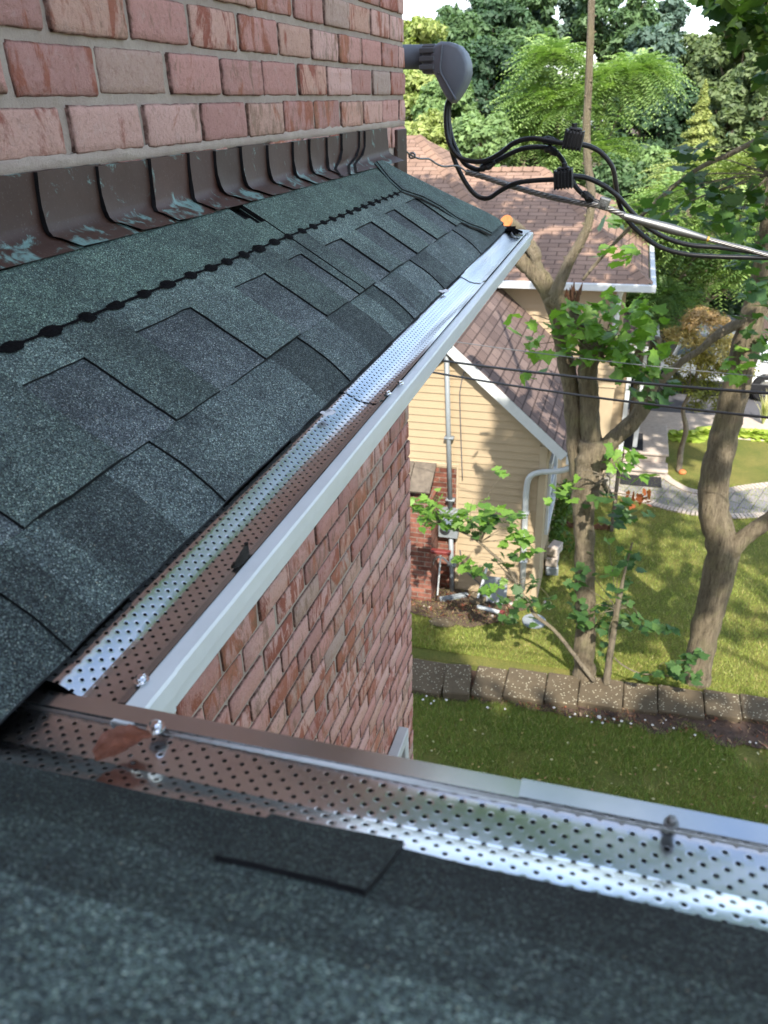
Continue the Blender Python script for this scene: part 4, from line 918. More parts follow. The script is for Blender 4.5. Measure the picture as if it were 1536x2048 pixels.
# ---- steps and platform
st = empty('front_steps', (15, -1, GZ), 'pale stone front steps and landing with black mats beside the curved path', 'steps')
zt_ = GZ+.36; n1 = oz(1340, 909, zt_); n2 = oz(1332, 850, zt_); yr_ = (n1.y+n2.y)/2; mb = MB(); mb.bbox((n1.x, yr_, zt_-.05), (n2.x, yw_-.05, zt_), .008); mb.build('landing_slab', M['stone'], st)
mb = MB(); mb.bbox((n1.x+.04, yr_+.04, GZ-.05), (n2.x-.02, yw_-.06, zt_-.052), .004); mb.bbox((n1.x-.32, yr_+.04, GZ-.05), (n1.x+.038, yw_-.06, GZ+.128), .004); mb.build('riser', M['stone'], st)
mb = MB(); mb.bbox((n1.x-.36, yr_, GZ+.13), (n1.x+.036, yw_-.05, GZ+.18), .006); mb.build('step_slab', M['stone'], st)
def mat_(px0, py0, px1, py1, z, label):
    a = oz(px0, py1, z); b = oz(px1, py0, z); mb = MB(); mb.bbox((a.x, b.y, z), (b.x, a.y, z+.012), .003); nrib = 12
    for i in range(nrib): y = b.y+(a.y-b.y)*(i+.5)/nrib; mb.box((a.x+.04, y-.012, z+.0122), (b.x-.04, y+.012, z+.018))
    mb.build('door_mat', M['rub2'], None, label=label, cat='mat')
mat_(1245, 868, 1286, 898, zt_+.002, 'black rubber mat lying on the stone landing'); mat_(1240, 944, 1322, 968, GZ+.022, 'black ribbed mat lying on the pavers below the steps')
# ---- curved path
up_ = [(1180, 925), (1260, 935), (1310, 946), (1335, 965), (1370, 983), (1410, 990), (1450, 988), (1490, 980), (1536, 974), (1620, 966)]
lo_ = [(1110, 952), (1200, 973), (1260, 990), (1310, 1006), (1350, 1016), (1400, 1025), (1450, 1029), (1500, 1028), (1536, 1026), (1620, 1020)]
U = curve([oz(x, y, GZ+.010) for x, y in up_], 6); Lw = curve([oz(x, y, GZ+.010) for x, y in lo_], 6)
mb = MB()
for i in range(len(U)-1): mb.quad(Lw[i], Lw[i+1], U[i+1], U[i])
mb.build('path', M['paver'], None, kind='structure')
mb = MB()
for Ln, sgn in ((U, 1), (Lw, -1)):
    acc = 0
    for i in range(len(Ln)-1):
        a, b = Ln[i], Ln[i+1]; d = (b-a); l = d.length; d.normalize(); s_ = Vector((-d.y, d.x, 0)); s_ = s_ if s_.x > 0 else -s_; m = max(1, int(l/.16))
        for k in range(m):
            p = a+d*(l*k/m+.006); q = a+d*(l*(k+1)/m-.006); o1, o2 = (0, .15) if sgn > 0 else (-.15, 0)
            P = [p+s_*o1, q+s_*o1, q+s_*o2, p+s_*o2]; up = Vector((0, 0, .022)); mb.quad(*[x+up for x in P]); 
            for e in range(4): mb.quad(P[e], P[(e+1) % 4], P[(e+1) % 4]+up, P[e]+up)
mb.build('path_edging', M['stone'], None, kind='structure')
sheet('driveway', 16.6, 60, -40, 40, GZ+.008, 2, 2, M['asphalt'], 0)
mb = MB(); mb.bbox((16.3, -4, GZ-.02), (17.6, yw_, GZ+.02), .005); mb.build('front_walk', M['stone'], None, kind='structure')
sheet('woodland_floor', 24, 199, -80, 80, GZ+.02, 2, 2, M['soil'], 0)
# ================================================================== OBJECTS AROUND THE YARD
def topl(mb, name, mat, label, cat, group=None, smooth=False): return mb.build(name, M[mat] if isinstance(mat, str) else mat, None, smooth=smooth, label=label, cat=cat, group=group)
mb = MB(); a, b = ox(882, 1106, 9.0), ox(875, 1190, 8.95); mb.tube([a, b], .011, 8); br = empty('push_broom', b, 'upturned push broom with red head leaning on the chimney wall', 'broom'); mb.build('handle', M['dsp'], br)
mb = MB(); a = ox(861, 1099, 9.0); b = ox(901, 1108, 9.0); mb.bbox((8.97, b.y, a.z-.05), (9.05, a.y, a.z+.0), .008); mb.build('broom_head', M['red'], br)
mb = MB(); a, b = oz(880, 1197, GZ+.06), oz(936, 1187, GZ+.06); d = (b-a).normalized(); R_ = RZ(math.atan2(d.y, d.x)); c_ = (a+b)/2; l = (b-a).length/2
mb.bbox((c_.x-l, c_.y-.035, c_.z-.04), (c_.x+l, c_.y+.035, c_.z+.01), .006, rot=R_); topl(mb, 'gutter_offcut', 'steel', 'grey metal spout offcut lying flat near the brick chimney foot', 'metal offcut')
mb = MB(); a, b = ox(976, 1128, 9.3), oz(953, 1205, GZ+.03); mb.tube([a, b], .016, 8); topl(mb, 'white_pole', 'trim', 'thin white pole leaning on the cream siding', 'pole')
a, b = oz(955, 1213, GZ+.05), oz(1003, 1226, GZ+.05); mb = MB(); mb.tube([a, b], .028, 10); sp_ = mb.build('spout_pipe', M['dsp'], None, label='white pipe with a red cap lying on the bark by the wall', cat='pipe'); mb = MB(); d = (b-a).normalized(); mb.tube([b-d*.02, b+d*.035], .042, 12); mb.build('cap', M['red'], sp_)
p = oz(956, 1200, GZ+.05); mb = MB(); mb.tube([p, p+Vector((-.02, 0, .05)), p+Vector((-.02, 0, .055))], [.115, .115, .10], 20); topl(mb, 'stone_disc', 'block', 'round pale stone disc tipped beside the white pole', 'stone')
mb = MB(); a, b = ox(968, 1150, 9.35), ox(1014, 1198, 9.35); mb.bbox((9.28, b.y, GZ+.02), (9.32, a.y, a.z), .004, rot=Matrix.Rotation(.22, 3, 'Y')); topl(mb, 'grey_panel', 'steel', 'square dark grey panel leaning against the cream wall', 'panel')
p = oz(1068, 1244, GZ+.02); mb = MB(); mb.tube([p, p+Vector((0, 0, .03)), p+Vector((0, 0, .035))], [.155, .155, .135], 24); topl(mb, 'round_lid', 'steel', 'round dark grey lid lying on the grass', 'lid')
p = oz(884, 1245, GZ+.02); topl(put(lump(.17, .6, 1.1, .16, 4), p), 'flat_stone', 'block', 'long flat grey stone sunk in the grass', 'stone', smooth=True)
for k, (px, py, s_) in enumerate([(1020, 1208, .05), (1032, 1204, .045), (1000, 1195, .04), (860, 1215, .025), (848, 1213, .022), (985, 1232, .03), (1090, 1205, .03)]):
    o = put(lump(s_, 1.2, 1, .7, k+20), oz(px, py, GZ+s_*.5)).build('rock', M['stone'] if k != 2 else M['soil'], None, smooth=True, label='small rock lying in the mulch along the neighbouring wall', cat='rock', group='rocks along the neighbouring wall')
for k, (px, py, sz_, dz) in enumerate([(1100, 1150, .13, 0), (1101, 1128, .12, .15), (1104, 1100, .11, .32)]):
    p = oz(px, 1152, GZ); mb = MB(); mb.bbox((p.x, p.y-sz_*.7, GZ+dz), (p.x+.26, p.y+sz_*.7, GZ+dz+.14), .012, rot=RZ(.2-k*.25)); topl(mb, 'concrete_block', 'stone' if k else 'steel', ['grey block at the bottom of the small stack by the side wall', 'middle block of the small stack by the side wall', 'beige slab on top of the small block stack'][k], 'block', 'stacked blocks')
# scalloped edging, post and dark shrub by the side wall
mb = MB(); a, b = oz(1100, 1053, GZ), oz(1225, 1062, GZ); n = 40
for i in range(n):
    t0, t1 = i/n, (i+1)/n; p, q = a+(b-a)*t0, a+(b-a)*t1; h0 = .09+.02*math.sin(i*1.3); h1 = .09+.02*math.sin((i+1)*1.3); mb.quad(p, q, q+Vector((0, 0, h1)), p+Vector((0, 0, h0))); mb.quad(p+Vector((.03, 0, 0)), p+Vector((.03, 0, h0)), q+Vector((.03, 0, h1)), q+Vector((.03, 0, 0))); mb.quad(p+Vector((0, 0, h0)), q+Vector((0, 0, h1)), q+Vector((.03, 0, h1)), p+Vector((.03, 0, h0)))
topl(mb, 'bed_edging', 'rot', 'low wavy brown red edging round the shaded bed', 'edging')
mb = MB(); a = oz(1223, 1062, GZ); b = ox(1221, 935, a.x+.02); mb.bbox((a.x-.03, a.y-.03, GZ), (a.x+.03, a.y+.03, b.z), .006); topl(mb, 'wooden_post', 'timber', 'thin brown wooden post at the corner of the edged bed', 'post')
# ---- leaves
ML = np.array([(0, 0), (.10, .10), (.34, .0), (.34, .15), (.50, .27), (.40, .38), (.42, .60), (.26, .58), (.17, .72), (0, .98), (-.17, .72), (-.26, .58), (-.42, .60), (-.40, .38), (-.50, .27), (-.34, .15), (-.34, .0), (-.10, .10)])
ML[:, 0] *= 1.15
def maple_leaves(name, P, S, C, parent=None, tilt=.5, **kw):
    n = len(P); K = len(ML); ctr = np.array([0, .38]); a = RNG.uniform(0, 2*np.pi, n); tl = RNG.normal(0, tilt, n); rl = RNG.normal(.15, tilt*.8, n); V = np.empty((n, K+1, 3))
    pts = np.vstack([ML, ctr]); cup = .10*np.abs(pts[:, 0])-.12*(pts[:, 1]-.4)**2; wig = .03*np.sin(np.arange(K+1)*2.1)
    X = pts[None, :, 0]*S[:, None]*RNG.uniform(.85, 1.1, (n, 1)); Y = (pts[None, :, 1])*S[:, None]; Z = (cup+wig)[None]*S[:, None]*RNG.uniform(-.6, 1.4, (n, 1))
    ct, st_ = np.cos(tl)[:, None], np.sin(tl)[:, None]; Y, Z = Y*ct-Z*st_, Y*st_+Z*ct
    cr, sr = np.cos(rl)[:, None], np.sin(rl)[:, None]; X, Z = X*cr-Z*sr, X*sr+Z*cr
    ca, sa = np.cos(a)[:, None], np.sin(a)[:, None]; X, Y = X*ca-Y*sa, X*sa+Y*ca
    V[..., 0] = P[:, 0, None]+X; V[..., 1] = P[:, 1, None]+Y; V[..., 2] = P[:, 2, None]+Z
    i = np.arange(K); T = np.stack([np.full(K, K), i, (i+1) % K], 1); F = (np.arange(n)[:, None, None]*(K+1)+T[None]).reshape(-1, 3)
    return npmesh(name, V.reshape(-1, 3), F, np.repeat(C, K, 0), M['leaf'], parent, **kw)
def far_leaves(P, S, nrmbias, C, asp=.55):
    n = len(P); N = nrmbias+RNG.normal(0, .55, (n, 3)); N /= np.linalg.norm(N, axis=1)[:, None]; R_ = RNG.normal(0, 1, (n, 3)); U_ = np.cross(N, R_); U_ /= np.linalg.norm(U_, axis=1)[:, None]; W_ = np.cross(N, U_)
    S = S[:, None]; V = np.empty((n, 4, 3)); V[:, 0] = P-U_*S; V[:, 1] = P+W_*S*asp-N*S*.12; V[:, 2] = P+U_*S; V[:, 3] = P-W_*S*asp-N*S*.12
    return V.reshape(-1, 3), np.arange(n*4).reshape(n, 4), C
def crown_points(c, r, ncl, per, cr, shell=.55, low=-.75):
    c = np.array(c, float); r = np.array(r, float); D = RNG.normal(0, 1, (ncl, 3)); D /= np.linalg.norm(D, axis=1)[:, None]; D[:, 2] = np.where(D[:, 2] < low, -D[:, 2], D[:, 2])
    rad = shell+(1-shell)*RNG.random(ncl)**.6; lob = np.array([1+.28*mnoise.noise(Vector(d)*2.2+Vector(c)) for d in D]); Cc_ = c+D*r*(rad*lob)[:, None]
    d = RNG.normal(0, 1, (ncl*per, 3)); d /= np.linalg.norm(d, axis=1)[:, None]; q = RNG.uniform(.55, 1.05, ncl*per)[:, None]; s_ = np.repeat(cr*RNG.uniform(.6, 1.35, ncl), per)[:, None]
    P = np.repeat(Cc_, per, 0)+d*q*s_*np.array([1, 1, .72]); return P, d+np.array([0, 0, .55]), np.repeat(np.arange(ncl), per)
def pal(n, idx, ncl, c1, c2, var=.25):
    t = np.clip(RNG.random((n, 1))*.5+RNG.random(ncl)[idx][:, None]*.6, 0, 1); return (np.array(c1)*(1-t)+np.array(c2)*t)*RNG.uniform(1-var, 1+var, (n, 1))
def limbs(mb, base, top, cen, rad, r0, seed, nl=7):
    rnd = random.Random(seed); base, top = Vector(base), Vector(top); pts = curve([base, base+(top-base)*.35+Vector((rnd.uniform(-.15, .15), rnd.uniform(-.15, .15), 0)), base+(top-base)*.7+Vector((rnd.uniform(-.2, .2), rnd.uniform(-.2, .2), 0)), top], 5)
    mb.tube(pts, [r0*(1.15-.85*i/(len(pts)-1)) for i in range(len(pts))], 8, wob=.15, seed=seed)
    for k in range(nl):
        p = pts[int(len(pts)*(.4+.5*k/nl))]; a = rnd.uniform(0, 6.28); e = Vector(cen)+Vector((math.cos(a)*rad[0], math.sin(a)*rad[1], rnd.uniform(-.2, .7)*rad[2]))*.8; m = (p+e)/2+Vector((0, 0, .2*rad[2]))
        mb.tube(curve([p, m, e], 4), [r0*.38, r0*.34, r0*.3, r0*.26, r0*.22, r0*.18, r0*.14, r0*.1, r0*.05], 6)
def tree_far(name, px, py, rpx, rpy, x, c1, c2, label, ncl=85, per=95, ls=.11, cr=.2, cat='tree', group='trees of the wood behind the houses', kind=0, gz=GZ):
    c = ox(px, py, x); k = mpp(c); ry, rz = rpx*k, rpy*k/.95; rx = ry*.9
    t = empty(name, (c.x, c.y, gz), label, cat, group)
    P, N, I = crown_points(c, (rx, ry, rz), ncl, per, cr*(ry+rz)*.5*1.0)
    V, F, C = far_leaves(P, ls*RNG.uniform(.6, 1.3, len(P)), N, pal(len(P), I, ncl, c1, c2), .5 if kind == 0 else .25)
    npmesh('crown', V, F, C, M['far'], t)
    mb = MB(); limbs(mb, (c.x, c.y, gz-.1), (c.x, c.y, c.z+rz*.5), c, (rx, ry, rz), max(.09, .05*ry), int(px), 6); mb.build('trunk', M['bark'], t, smooth=True)
    return t
G_D = ((.018, .045, .016), (.045, .095, .030)); G_M = ((.035, .080, .022), (.085, .155, .042)); G_B = ((.075, .145, .035), (.16, .26, .065)); G_Y = ((.12, .19, .035), (.26, .32, .07)); G_O = ((.055, .095, .025), (.12, .17, .045)); G_BL = ((.04, .085, .045), (.10, .165, .085))
far_trees = [
 (835, 128, 75, 75, 33, G_Y, 'yellow green round tree at the left edge of the wood, under the cloud'), (905, 112, 80, 70, 36, G_M, 'mid green tree with a rounded top beside the leftmost yellowish tree'), (985, 90, 75, 75, 38, G_D, 'darker rounded tree behind the grey conduit hood'),
 (965, 45, 42, 60, 44, G_BL, 'thin pale topped tree reaching into the sky left of the bare pole stem'), (1050, 50, 60, 90, 40, G_M, 'tall green tree left of the bare pole stem'), (1130, 45, 70, 75, 42, G_BL, 'tall bluish green tree behind the bare pole stem'), (1230, 40, 75, 85, 40, G_M, 'tall broad green tree just right of the bare pole stem'),
 (1335, 95, 48, 95, 42, G_BL, 'narrow airy bluish tree in front of the sky gap'), (1300, 140, 55, 70, 38, G_BL, 'rounded bluish tree right of the feathery bright tree'), (1400, 150, 60, 60, 40, G_O, 'olive brown tree right of the sky gap'), (1480, 140, 80, 80, 36, G_O, 'broad olive tree near the right edge, below the overhanging maple'),
 (1535, 210, 75, 95, 30, G_O, 'dull olive tree cut by the right edge of the picture'), (835, 215, 60, 65, 26, G_Y, 'yellow green bush like tree touching the brick corner'), (895, 235, 60, 65, 25, G_B, 'light green tree behind the black service cables'), (975, 190, 85, 80, 30, G_D, 'large dark green tree below and right of the grey conduit hood'),
 (1050, 150, 70, 80, 33, G_M, 'mid green tree left of the feathery bright tree'), (870, 290, 70, 50, 23, G_Y, 'low yellow green thicket tree above the tan roof'), (960, 290, 70, 55, 22, G_B, 'low bright tree above the ridge of the tan roof'), (1060, 270, 60, 60, 24, G_M, 'low green tree behind the twin cable clamps'),
 (1275, 270, 70, 75, 31, G_D, 'dark shaded tree right of the feathery bright tree'), (1345, 250, 55, 75, 33, G_D, 'dark tree behind the yellow green conifer'), (1455, 260, 60, 70, 30, G_O, 'olive tree behind the thin sloping limb'), (1230, 400, 80, 70, 21, G_M, 'green tree behind the grey cable sleeve'),
 (1130, 380, 60, 60, 23, G_B, 'bright low tree right of the tan roof ridge'), (1320, 370, 70, 60, 22, G_B, 'bright tree under the thin sloping limb'), (1400, 660, 90, 70, 21, G_D, 'dark evergreen mass behind the orange leaved maple'), (1500, 560, 90, 80, 20, G_D, 'dark green tree behind the right hand trunk'), (1330, 560, 70, 90, 19.5, G_D, 'dark green tree beside the tan hip roof')]
for k, (px, py, rx_, ry_, x, g, lab) in enumerate(far_trees):
    air = lab.startswith(('narrow airy', 'thin pale')); tree_far('woodland_tree', px, py, rx_, ry_, x, g[0], g[1], lab, 90 if not air else 60, 105 if not air else 70, .0042*x*(.92 if not air else .8), .23 if not air else .18)
# yellow conifer
def conifer(px, py0, py1, wpx, x, lab):
    tp = ox(px, py0, x); bt = ox(px, py1, x); k = mpp(tp); t = empty('conifer', (tp.x, tp.y, GZ), lab, 'conifer'); n = 9000; u = RNG.random(n)**.6; a = RNG.uniform(0, 6.28, n); lay = .5+.5*np.sin(u*46+a*1.0); r = wpx*k*u*(.45+.55*lay)*RNG.uniform(.5, 1.05, n)
    P = np.stack([tp.x+np.cos(a)*r, tp.y+np.sin(a)*r, tp.z-(tp.z-bt.z)*u-.25*r], 1); V, F, C = far_leaves(P, .075*RNG.uniform(.6, 1.3, n), np.stack([np.cos(a)*.6, np.sin(a)*.6, np.full(n, .7)], 1), pal(n, np.zeros(n, int), 1, (.11, .17, .03), (.24, .29, .06)), .35); npmesh('crown', V, F, C, M['far'], t)
    mb = MB(); mb.tube([(tp.x, tp.y, GZ-.1), (tp.x, tp.y, bt.z), tuple(tp)], [.13, .09, .01], 8); mb.build('trunk', M['bark'], t)
conifer(1412, 160, 340, 60, 28, 'slender yellow green conifer standing out in the wood')
# feathery compound leaves
def fronds(P, Dr, L_, npair, lw, C, drop=.5):
    n = len(P); m = npair*2+1; V = np.empty((n, m, 4, 3)); t = (np.arange(m)//2+1)/(npair+1); sgn = np.where(np.arange(m) % 2 == 0, 1, -1); Dh = Dr/np.linalg.norm(Dr, axis=1)[:, None]; S_ = np.cross(Dh, np.array([0, 0, 1.])); S_ /= np.linalg.norm(S_, axis=1)[:, None]+1e-9
    U_ = np.cross(S_, Dh); Lc = L_[:, None, None]; q = t[None, :, None]; B = P[:, None]+Dh[:, None]*q*Lc-np.array([0, 0, 1.])*(q**2)*Lc*drop; sd = S_[:, None]*sgn[None, :, None]
    ll = lw*(1-.45*t)[None, :, None]*RNG.uniform(.8, 1.1, (n, m, 1)); ld = sd*.88+Dh[:, None]*.40-np.array([0, 0, .38])+RNG.normal(0, .1, (n, m, 3)); wd = Dh[:, None]*.16-U_[:, None]*.03
    V[:, :, 0] = B; V[:, :, 1] = B+ld*ll*.4+wd*ll; V[:, :, 2] = B+ld*ll; V[:, :, 3] = B+ld*ll*.45-wd*ll; k = n*m
    return V.reshape(-1, 3), np.arange(k*4).reshape(k, 4), np.repeat(C, m, 0)
def fern_tree(name, blobs, x, L0, lw, c1, c2, lab, per, group=None, cat='tree', hang=.5):
    cs = [ox(b[0], b[1], x+b[4]) for b in blobs]; t = empty(name, (cs[0].x, cs[0].y, GZ), lab, cat, group); Vs, Fs, Cs = [], [], []; o = 0
    for c, b in zip(cs, blobs):
        k = mpp(c); n = per; D = RNG.normal(0, 1, (n, 3)); D /= np.linalg.norm(D, axis=1)[:, None]; D[:, 2] = np.abs(D[:, 2])*.8-.15; R_ = np.array([b[2]*k*.8, b[2]*k, b[3]*k]); P = np.array(c)+D*R_*RNG.uniform(.35, 1, (n, 1)); Dr = D*np.array([1, 1, .4])+RNG.normal(0, .25, (n, 3)); Dr[:, 2] += .12
        tt = RNG.random((n, 1)); V, F, C = fronds(P, Dr, L0*RNG.uniform(.6, 1.2, n), 9, lw, (np.array(c1)*(1-tt)+np.array(c2)*tt), hang); Vs.append(V); Fs.append(F+o); Cs.append(C); o += len(V)
    npmesh('crown', np.vstack(Vs), np.vstack(Fs), np.vstack(Cs), M['far'], t); mb = MB(); lo = min(cs, key=lambda q: q.z)
    for i, c in enumerate(cs): mb.tube(curve([(cs[0].x, cs[0].y, GZ-.1), (cs[0].x, cs[0].y, (GZ+lo.z)/2), tuple(c)], 5), [.10-.008*j for j in range(11)], 6)
    mb.build('trunk', M['bark2'], t, smooth=True)
fern_tree('feathery_tree', [(1150, 230, 95, 85, 0), (1085, 200, 50, 60, .3), (1105, 120, 30, 35, 0), (1220, 180, 70, 50, 0), (1270, 150, 50, 25, 0), (1060, 290, 50, 40, .3), (1190, 310, 70, 50, -.3), (1000, 150, 0.1, .1, 5)][:7], 23, .95, .19, (.10, .19, .035), (.24, .36, .09), 'bright feathery leaved tree in the middle of the wood', 330)
fern_tree('sumac_thicket', [(1290, 440, 60, 50, 0), (1350, 400, 60, 40, .5), (1420, 470, 70, 50, 0), (1490, 440, 60, 55, .3), (1540, 520, 60, 50, 0), (1360, 520, 60, 50, .4), (1450, 560, 60, 40, .2), (1310, 590, 45, 35, 0)], 16.8, .75, .15, (.085, .17, .03), (.22, .33, .07), 'bright green thicket of fern like leaves beyond the driveway', 190, cat='shrub')
fern_tree('sumac_thicket', [(1450, 360, 80, 40, 0), (1530, 390, 60, 50, .3), (1530, 330, 50, 40, 0), (1390, 350, 50, 35, .2)], 19.5, .85, .17, (.12, .19, .035), (.28, .34, .09), 'yellowish feathery thicket under the thin sloping limb', 190, cat='shrub')
fern_tree('sumac_thicket', [(1290, 640, 40, 50, 0), (1330, 600, 40, 40, 0)], 16.2, .65, .13, (.05, .12, .025), (.13, .22, .05), 'dark green feathery shrub at the corner of the tan roofed block', 160, cat='shrub')
# far tree line
tp = []
for k in range(26):
    y = -46+3.9*k; tp.append(((58+4*math.sin(k*2.1), y, -1.5+1.5*math.sin(k*1.7)), (3.2, 3.4, 3.3+.8*math.sin(k*3.3))))
Vs, Fs, Cs, o = [], [], [], 0
for c, r in tp:
    P, N, I = crown_points(c, r, 60, 40, .9); V, F, C = far_leaves(P, .34*RNG.uniform(.6, 1.3, len(P)), N, pal(len(P), I, 60, (.05, .10, .04), (.12, .18, .07))); Vs.append(V); Fs.append(F+o); Cs.append(C); o += len(V)
npmesh('distant_wood', np.vstack(Vs), np.vstack(Fs), np.vstack(Cs), M['far'], None, 'distant wood seen through gaps between the nearer trees', 'wood', None, 'stuff')
# orange leaved maple
def small_tree():
    x = oz(1358, 944, GZ).x; b = oz(1358, 944, GZ); t = empty('japanese_maple', b, 'small ornamental maple with orange and olive leaves and a crooked stem', 'tree')
    spec = [(1408, 640, 42, 22, (.28, .18, .08), (.40, .27, .13), 22), (1370, 675, 35, 20, (.28, .21, .08), (.38, .30, .13), 14), (1440, 690, 50, 25, (.28, .22, .07), (.40, .32, .13), 22), (1385, 720, 50, 25, (.16, .15, .03), (.30, .24, .06), 20), (1450, 735, 50, 22, (.15, .15, .03), (.27, .24, .06), 18), (1395, 765, 45, 18, (.08, .10, .02), (.20, .20, .04), 14), (1415, 810, 28, 22, (.08, .09, .02), (.18, .18, .04), 8), (1345, 640, 0, 0, (0, 0, 0), (0, 0, 0), 0)][:7]
    Vs, Fs, Cs, o = [], [], [], 0
    for px, py, rx_, ry_, c1, c2, n in spec:
        c = ox(px, py, x+.25); k = mpp(c); P, N, I = crown_points(c, (rx_*k, rx_*k, ry_*k*.8), n, 95, .17); P[:, 2] += 0; V, F, C = far_leaves(P, .035*RNG.uniform(.6, 1.3, len(P)), N+np.array([0, 0, .8]), pal(len(P), I, n, c1, c2), .35); Vs.append(V); Fs.append(F+o); Cs.append(C); o += len(V)
    npmesh('crown', np.vstack(Vs), np.vstack(Fs), np.vstack(Cs), M['leaf'], t)
    mb = MB(); pts = [b]+[ox(px, py, x+.1) for px, py in ((1362, 900), (1372, 860), (1366, 820), (1378, 790), (1392, 755), (1400, 700))]; mb.tube(curve(pts, 5), [.055-.0012*i for i in range(31)], 8, wob=.2)
    for e in ((1440, 735), (1370, 700), (1430, 670), (1450, 700)): mb.tube(curve([pts[4], (pts[5]+ox(e[0], e[1], x+.2))/2, ox(e[0], e[1], x+.2)], 4), .012, 6)
    mb.build('trunk', M['bark2'], t, smooth=True); topl(put(lump(.07, 1.2, 1, .7, 3), b+Vector((-.05, -.05, .03))), 'clay_shard', 'cut', 'orange clay shard at the foot of the small ornamental maple', 'shard', smooth=True)
small_tree()
# hostas
def hosta(p, s_, c1, c2, lab):
    n = 34; mbv, F, C = [], [], []
    for i in range(n):
        a = random.uniform(0, 6.28); el = random.uniform(.2, 1.3); l = s_*random.uniform(.7, 1.15); w_ = l*.32; d = Vector((math.cos(a)*math.cos(el), math.sin(a)*math.cos(el), math.sin(el))); s1 = Vector((-math.sin(a), math.cos(a), 0)); q = [Vector(p)+d*l*.2]; 
        for u, ww in ((.45, .8), (.7, 1), (1.0, .0)): q.append((Vector(p)+d*l*u+Vector((0, 0, -.5*u*u*l)), ww))
        A0 = q[0]; n0 = len(mbv); (B, bw), (Cc2, cw), (E_, _) = q[1:]; mbv += [A0, B-s1*w_*bw, B+s1*w_*bw, Cc2-s1*w_*cw, Cc2+s1*w_*cw, E_]; t = random.random(); cc_ = [c1[j]*(1-t)+c2[j]*t for j in range(3)]
        for f in ((0, 1, 2), (1, 3, 4), (1, 4, 2), (3, 5, 4)): F.append([n0+j for j in f]); C.append(cc_)
    npmesh('hosta', np.array([tuple(v) for v in mbv]), np.array(F), np.array(C), M['leaf'], None, lab, 'plant', 'yellow green hostas along the driveway')
for k in range(13):
    px = 1352+k*17; b = oz(px, 872+random.uniform(-7, 6), GZ+.02)
    if 1425 < px < 1475 and False: continue
    hosta(b, .30, (.20, .27, .03), (.42, .50, .10), ['hosta at the left end of the row, next to the ornamental maple', 'yellow green hosta in the row along the driveway'][min(k, 1)])
# ornamental grass tuft
mb = MB(); b = oz(1525, 850, GZ)
for i in range(70):
    a = random.uniform(0, 6.28); h = random.uniform(.4, .75); r = random.uniform(.05, .3); e = b+Vector((math.cos(a)*r, math.sin(a)*r, h)); m = b+Vector((math.cos(a)*r*.4, math.sin(a)*r*.4, h*.6)); s1 = Vector((-math.sin(a), math.cos(a), 0))*.008; mb.quad(b-s1, b+s1, m+s1, m-s1, 0, (.35, .38, .15)); mb.poly([m-s1, m+s1, e], 0, (.45, .42, .22))
mb.build('grass_tuft', M['leaf'], None, label='tall pale ornamental grass beyond the right hand trunk', cat='plant')
# shrub in the bed
c = ox(1128, 985, 11.6); P, N, I = crown_points((c.x, c.y-.1, GZ+.35), (.9, .3, .42), 30, 60, .16); V, F, C = far_leaves(P, .04*RNG.uniform(.6, 1.3, len(P)), N, pal(len(P), I, 30, (.04, .09, .02), (.11, .18, .04))); npmesh('low_shrub', V, F, C, M['leaf'], None, 'low dark shrub in the shaded bed along the side wall', 'shrub')
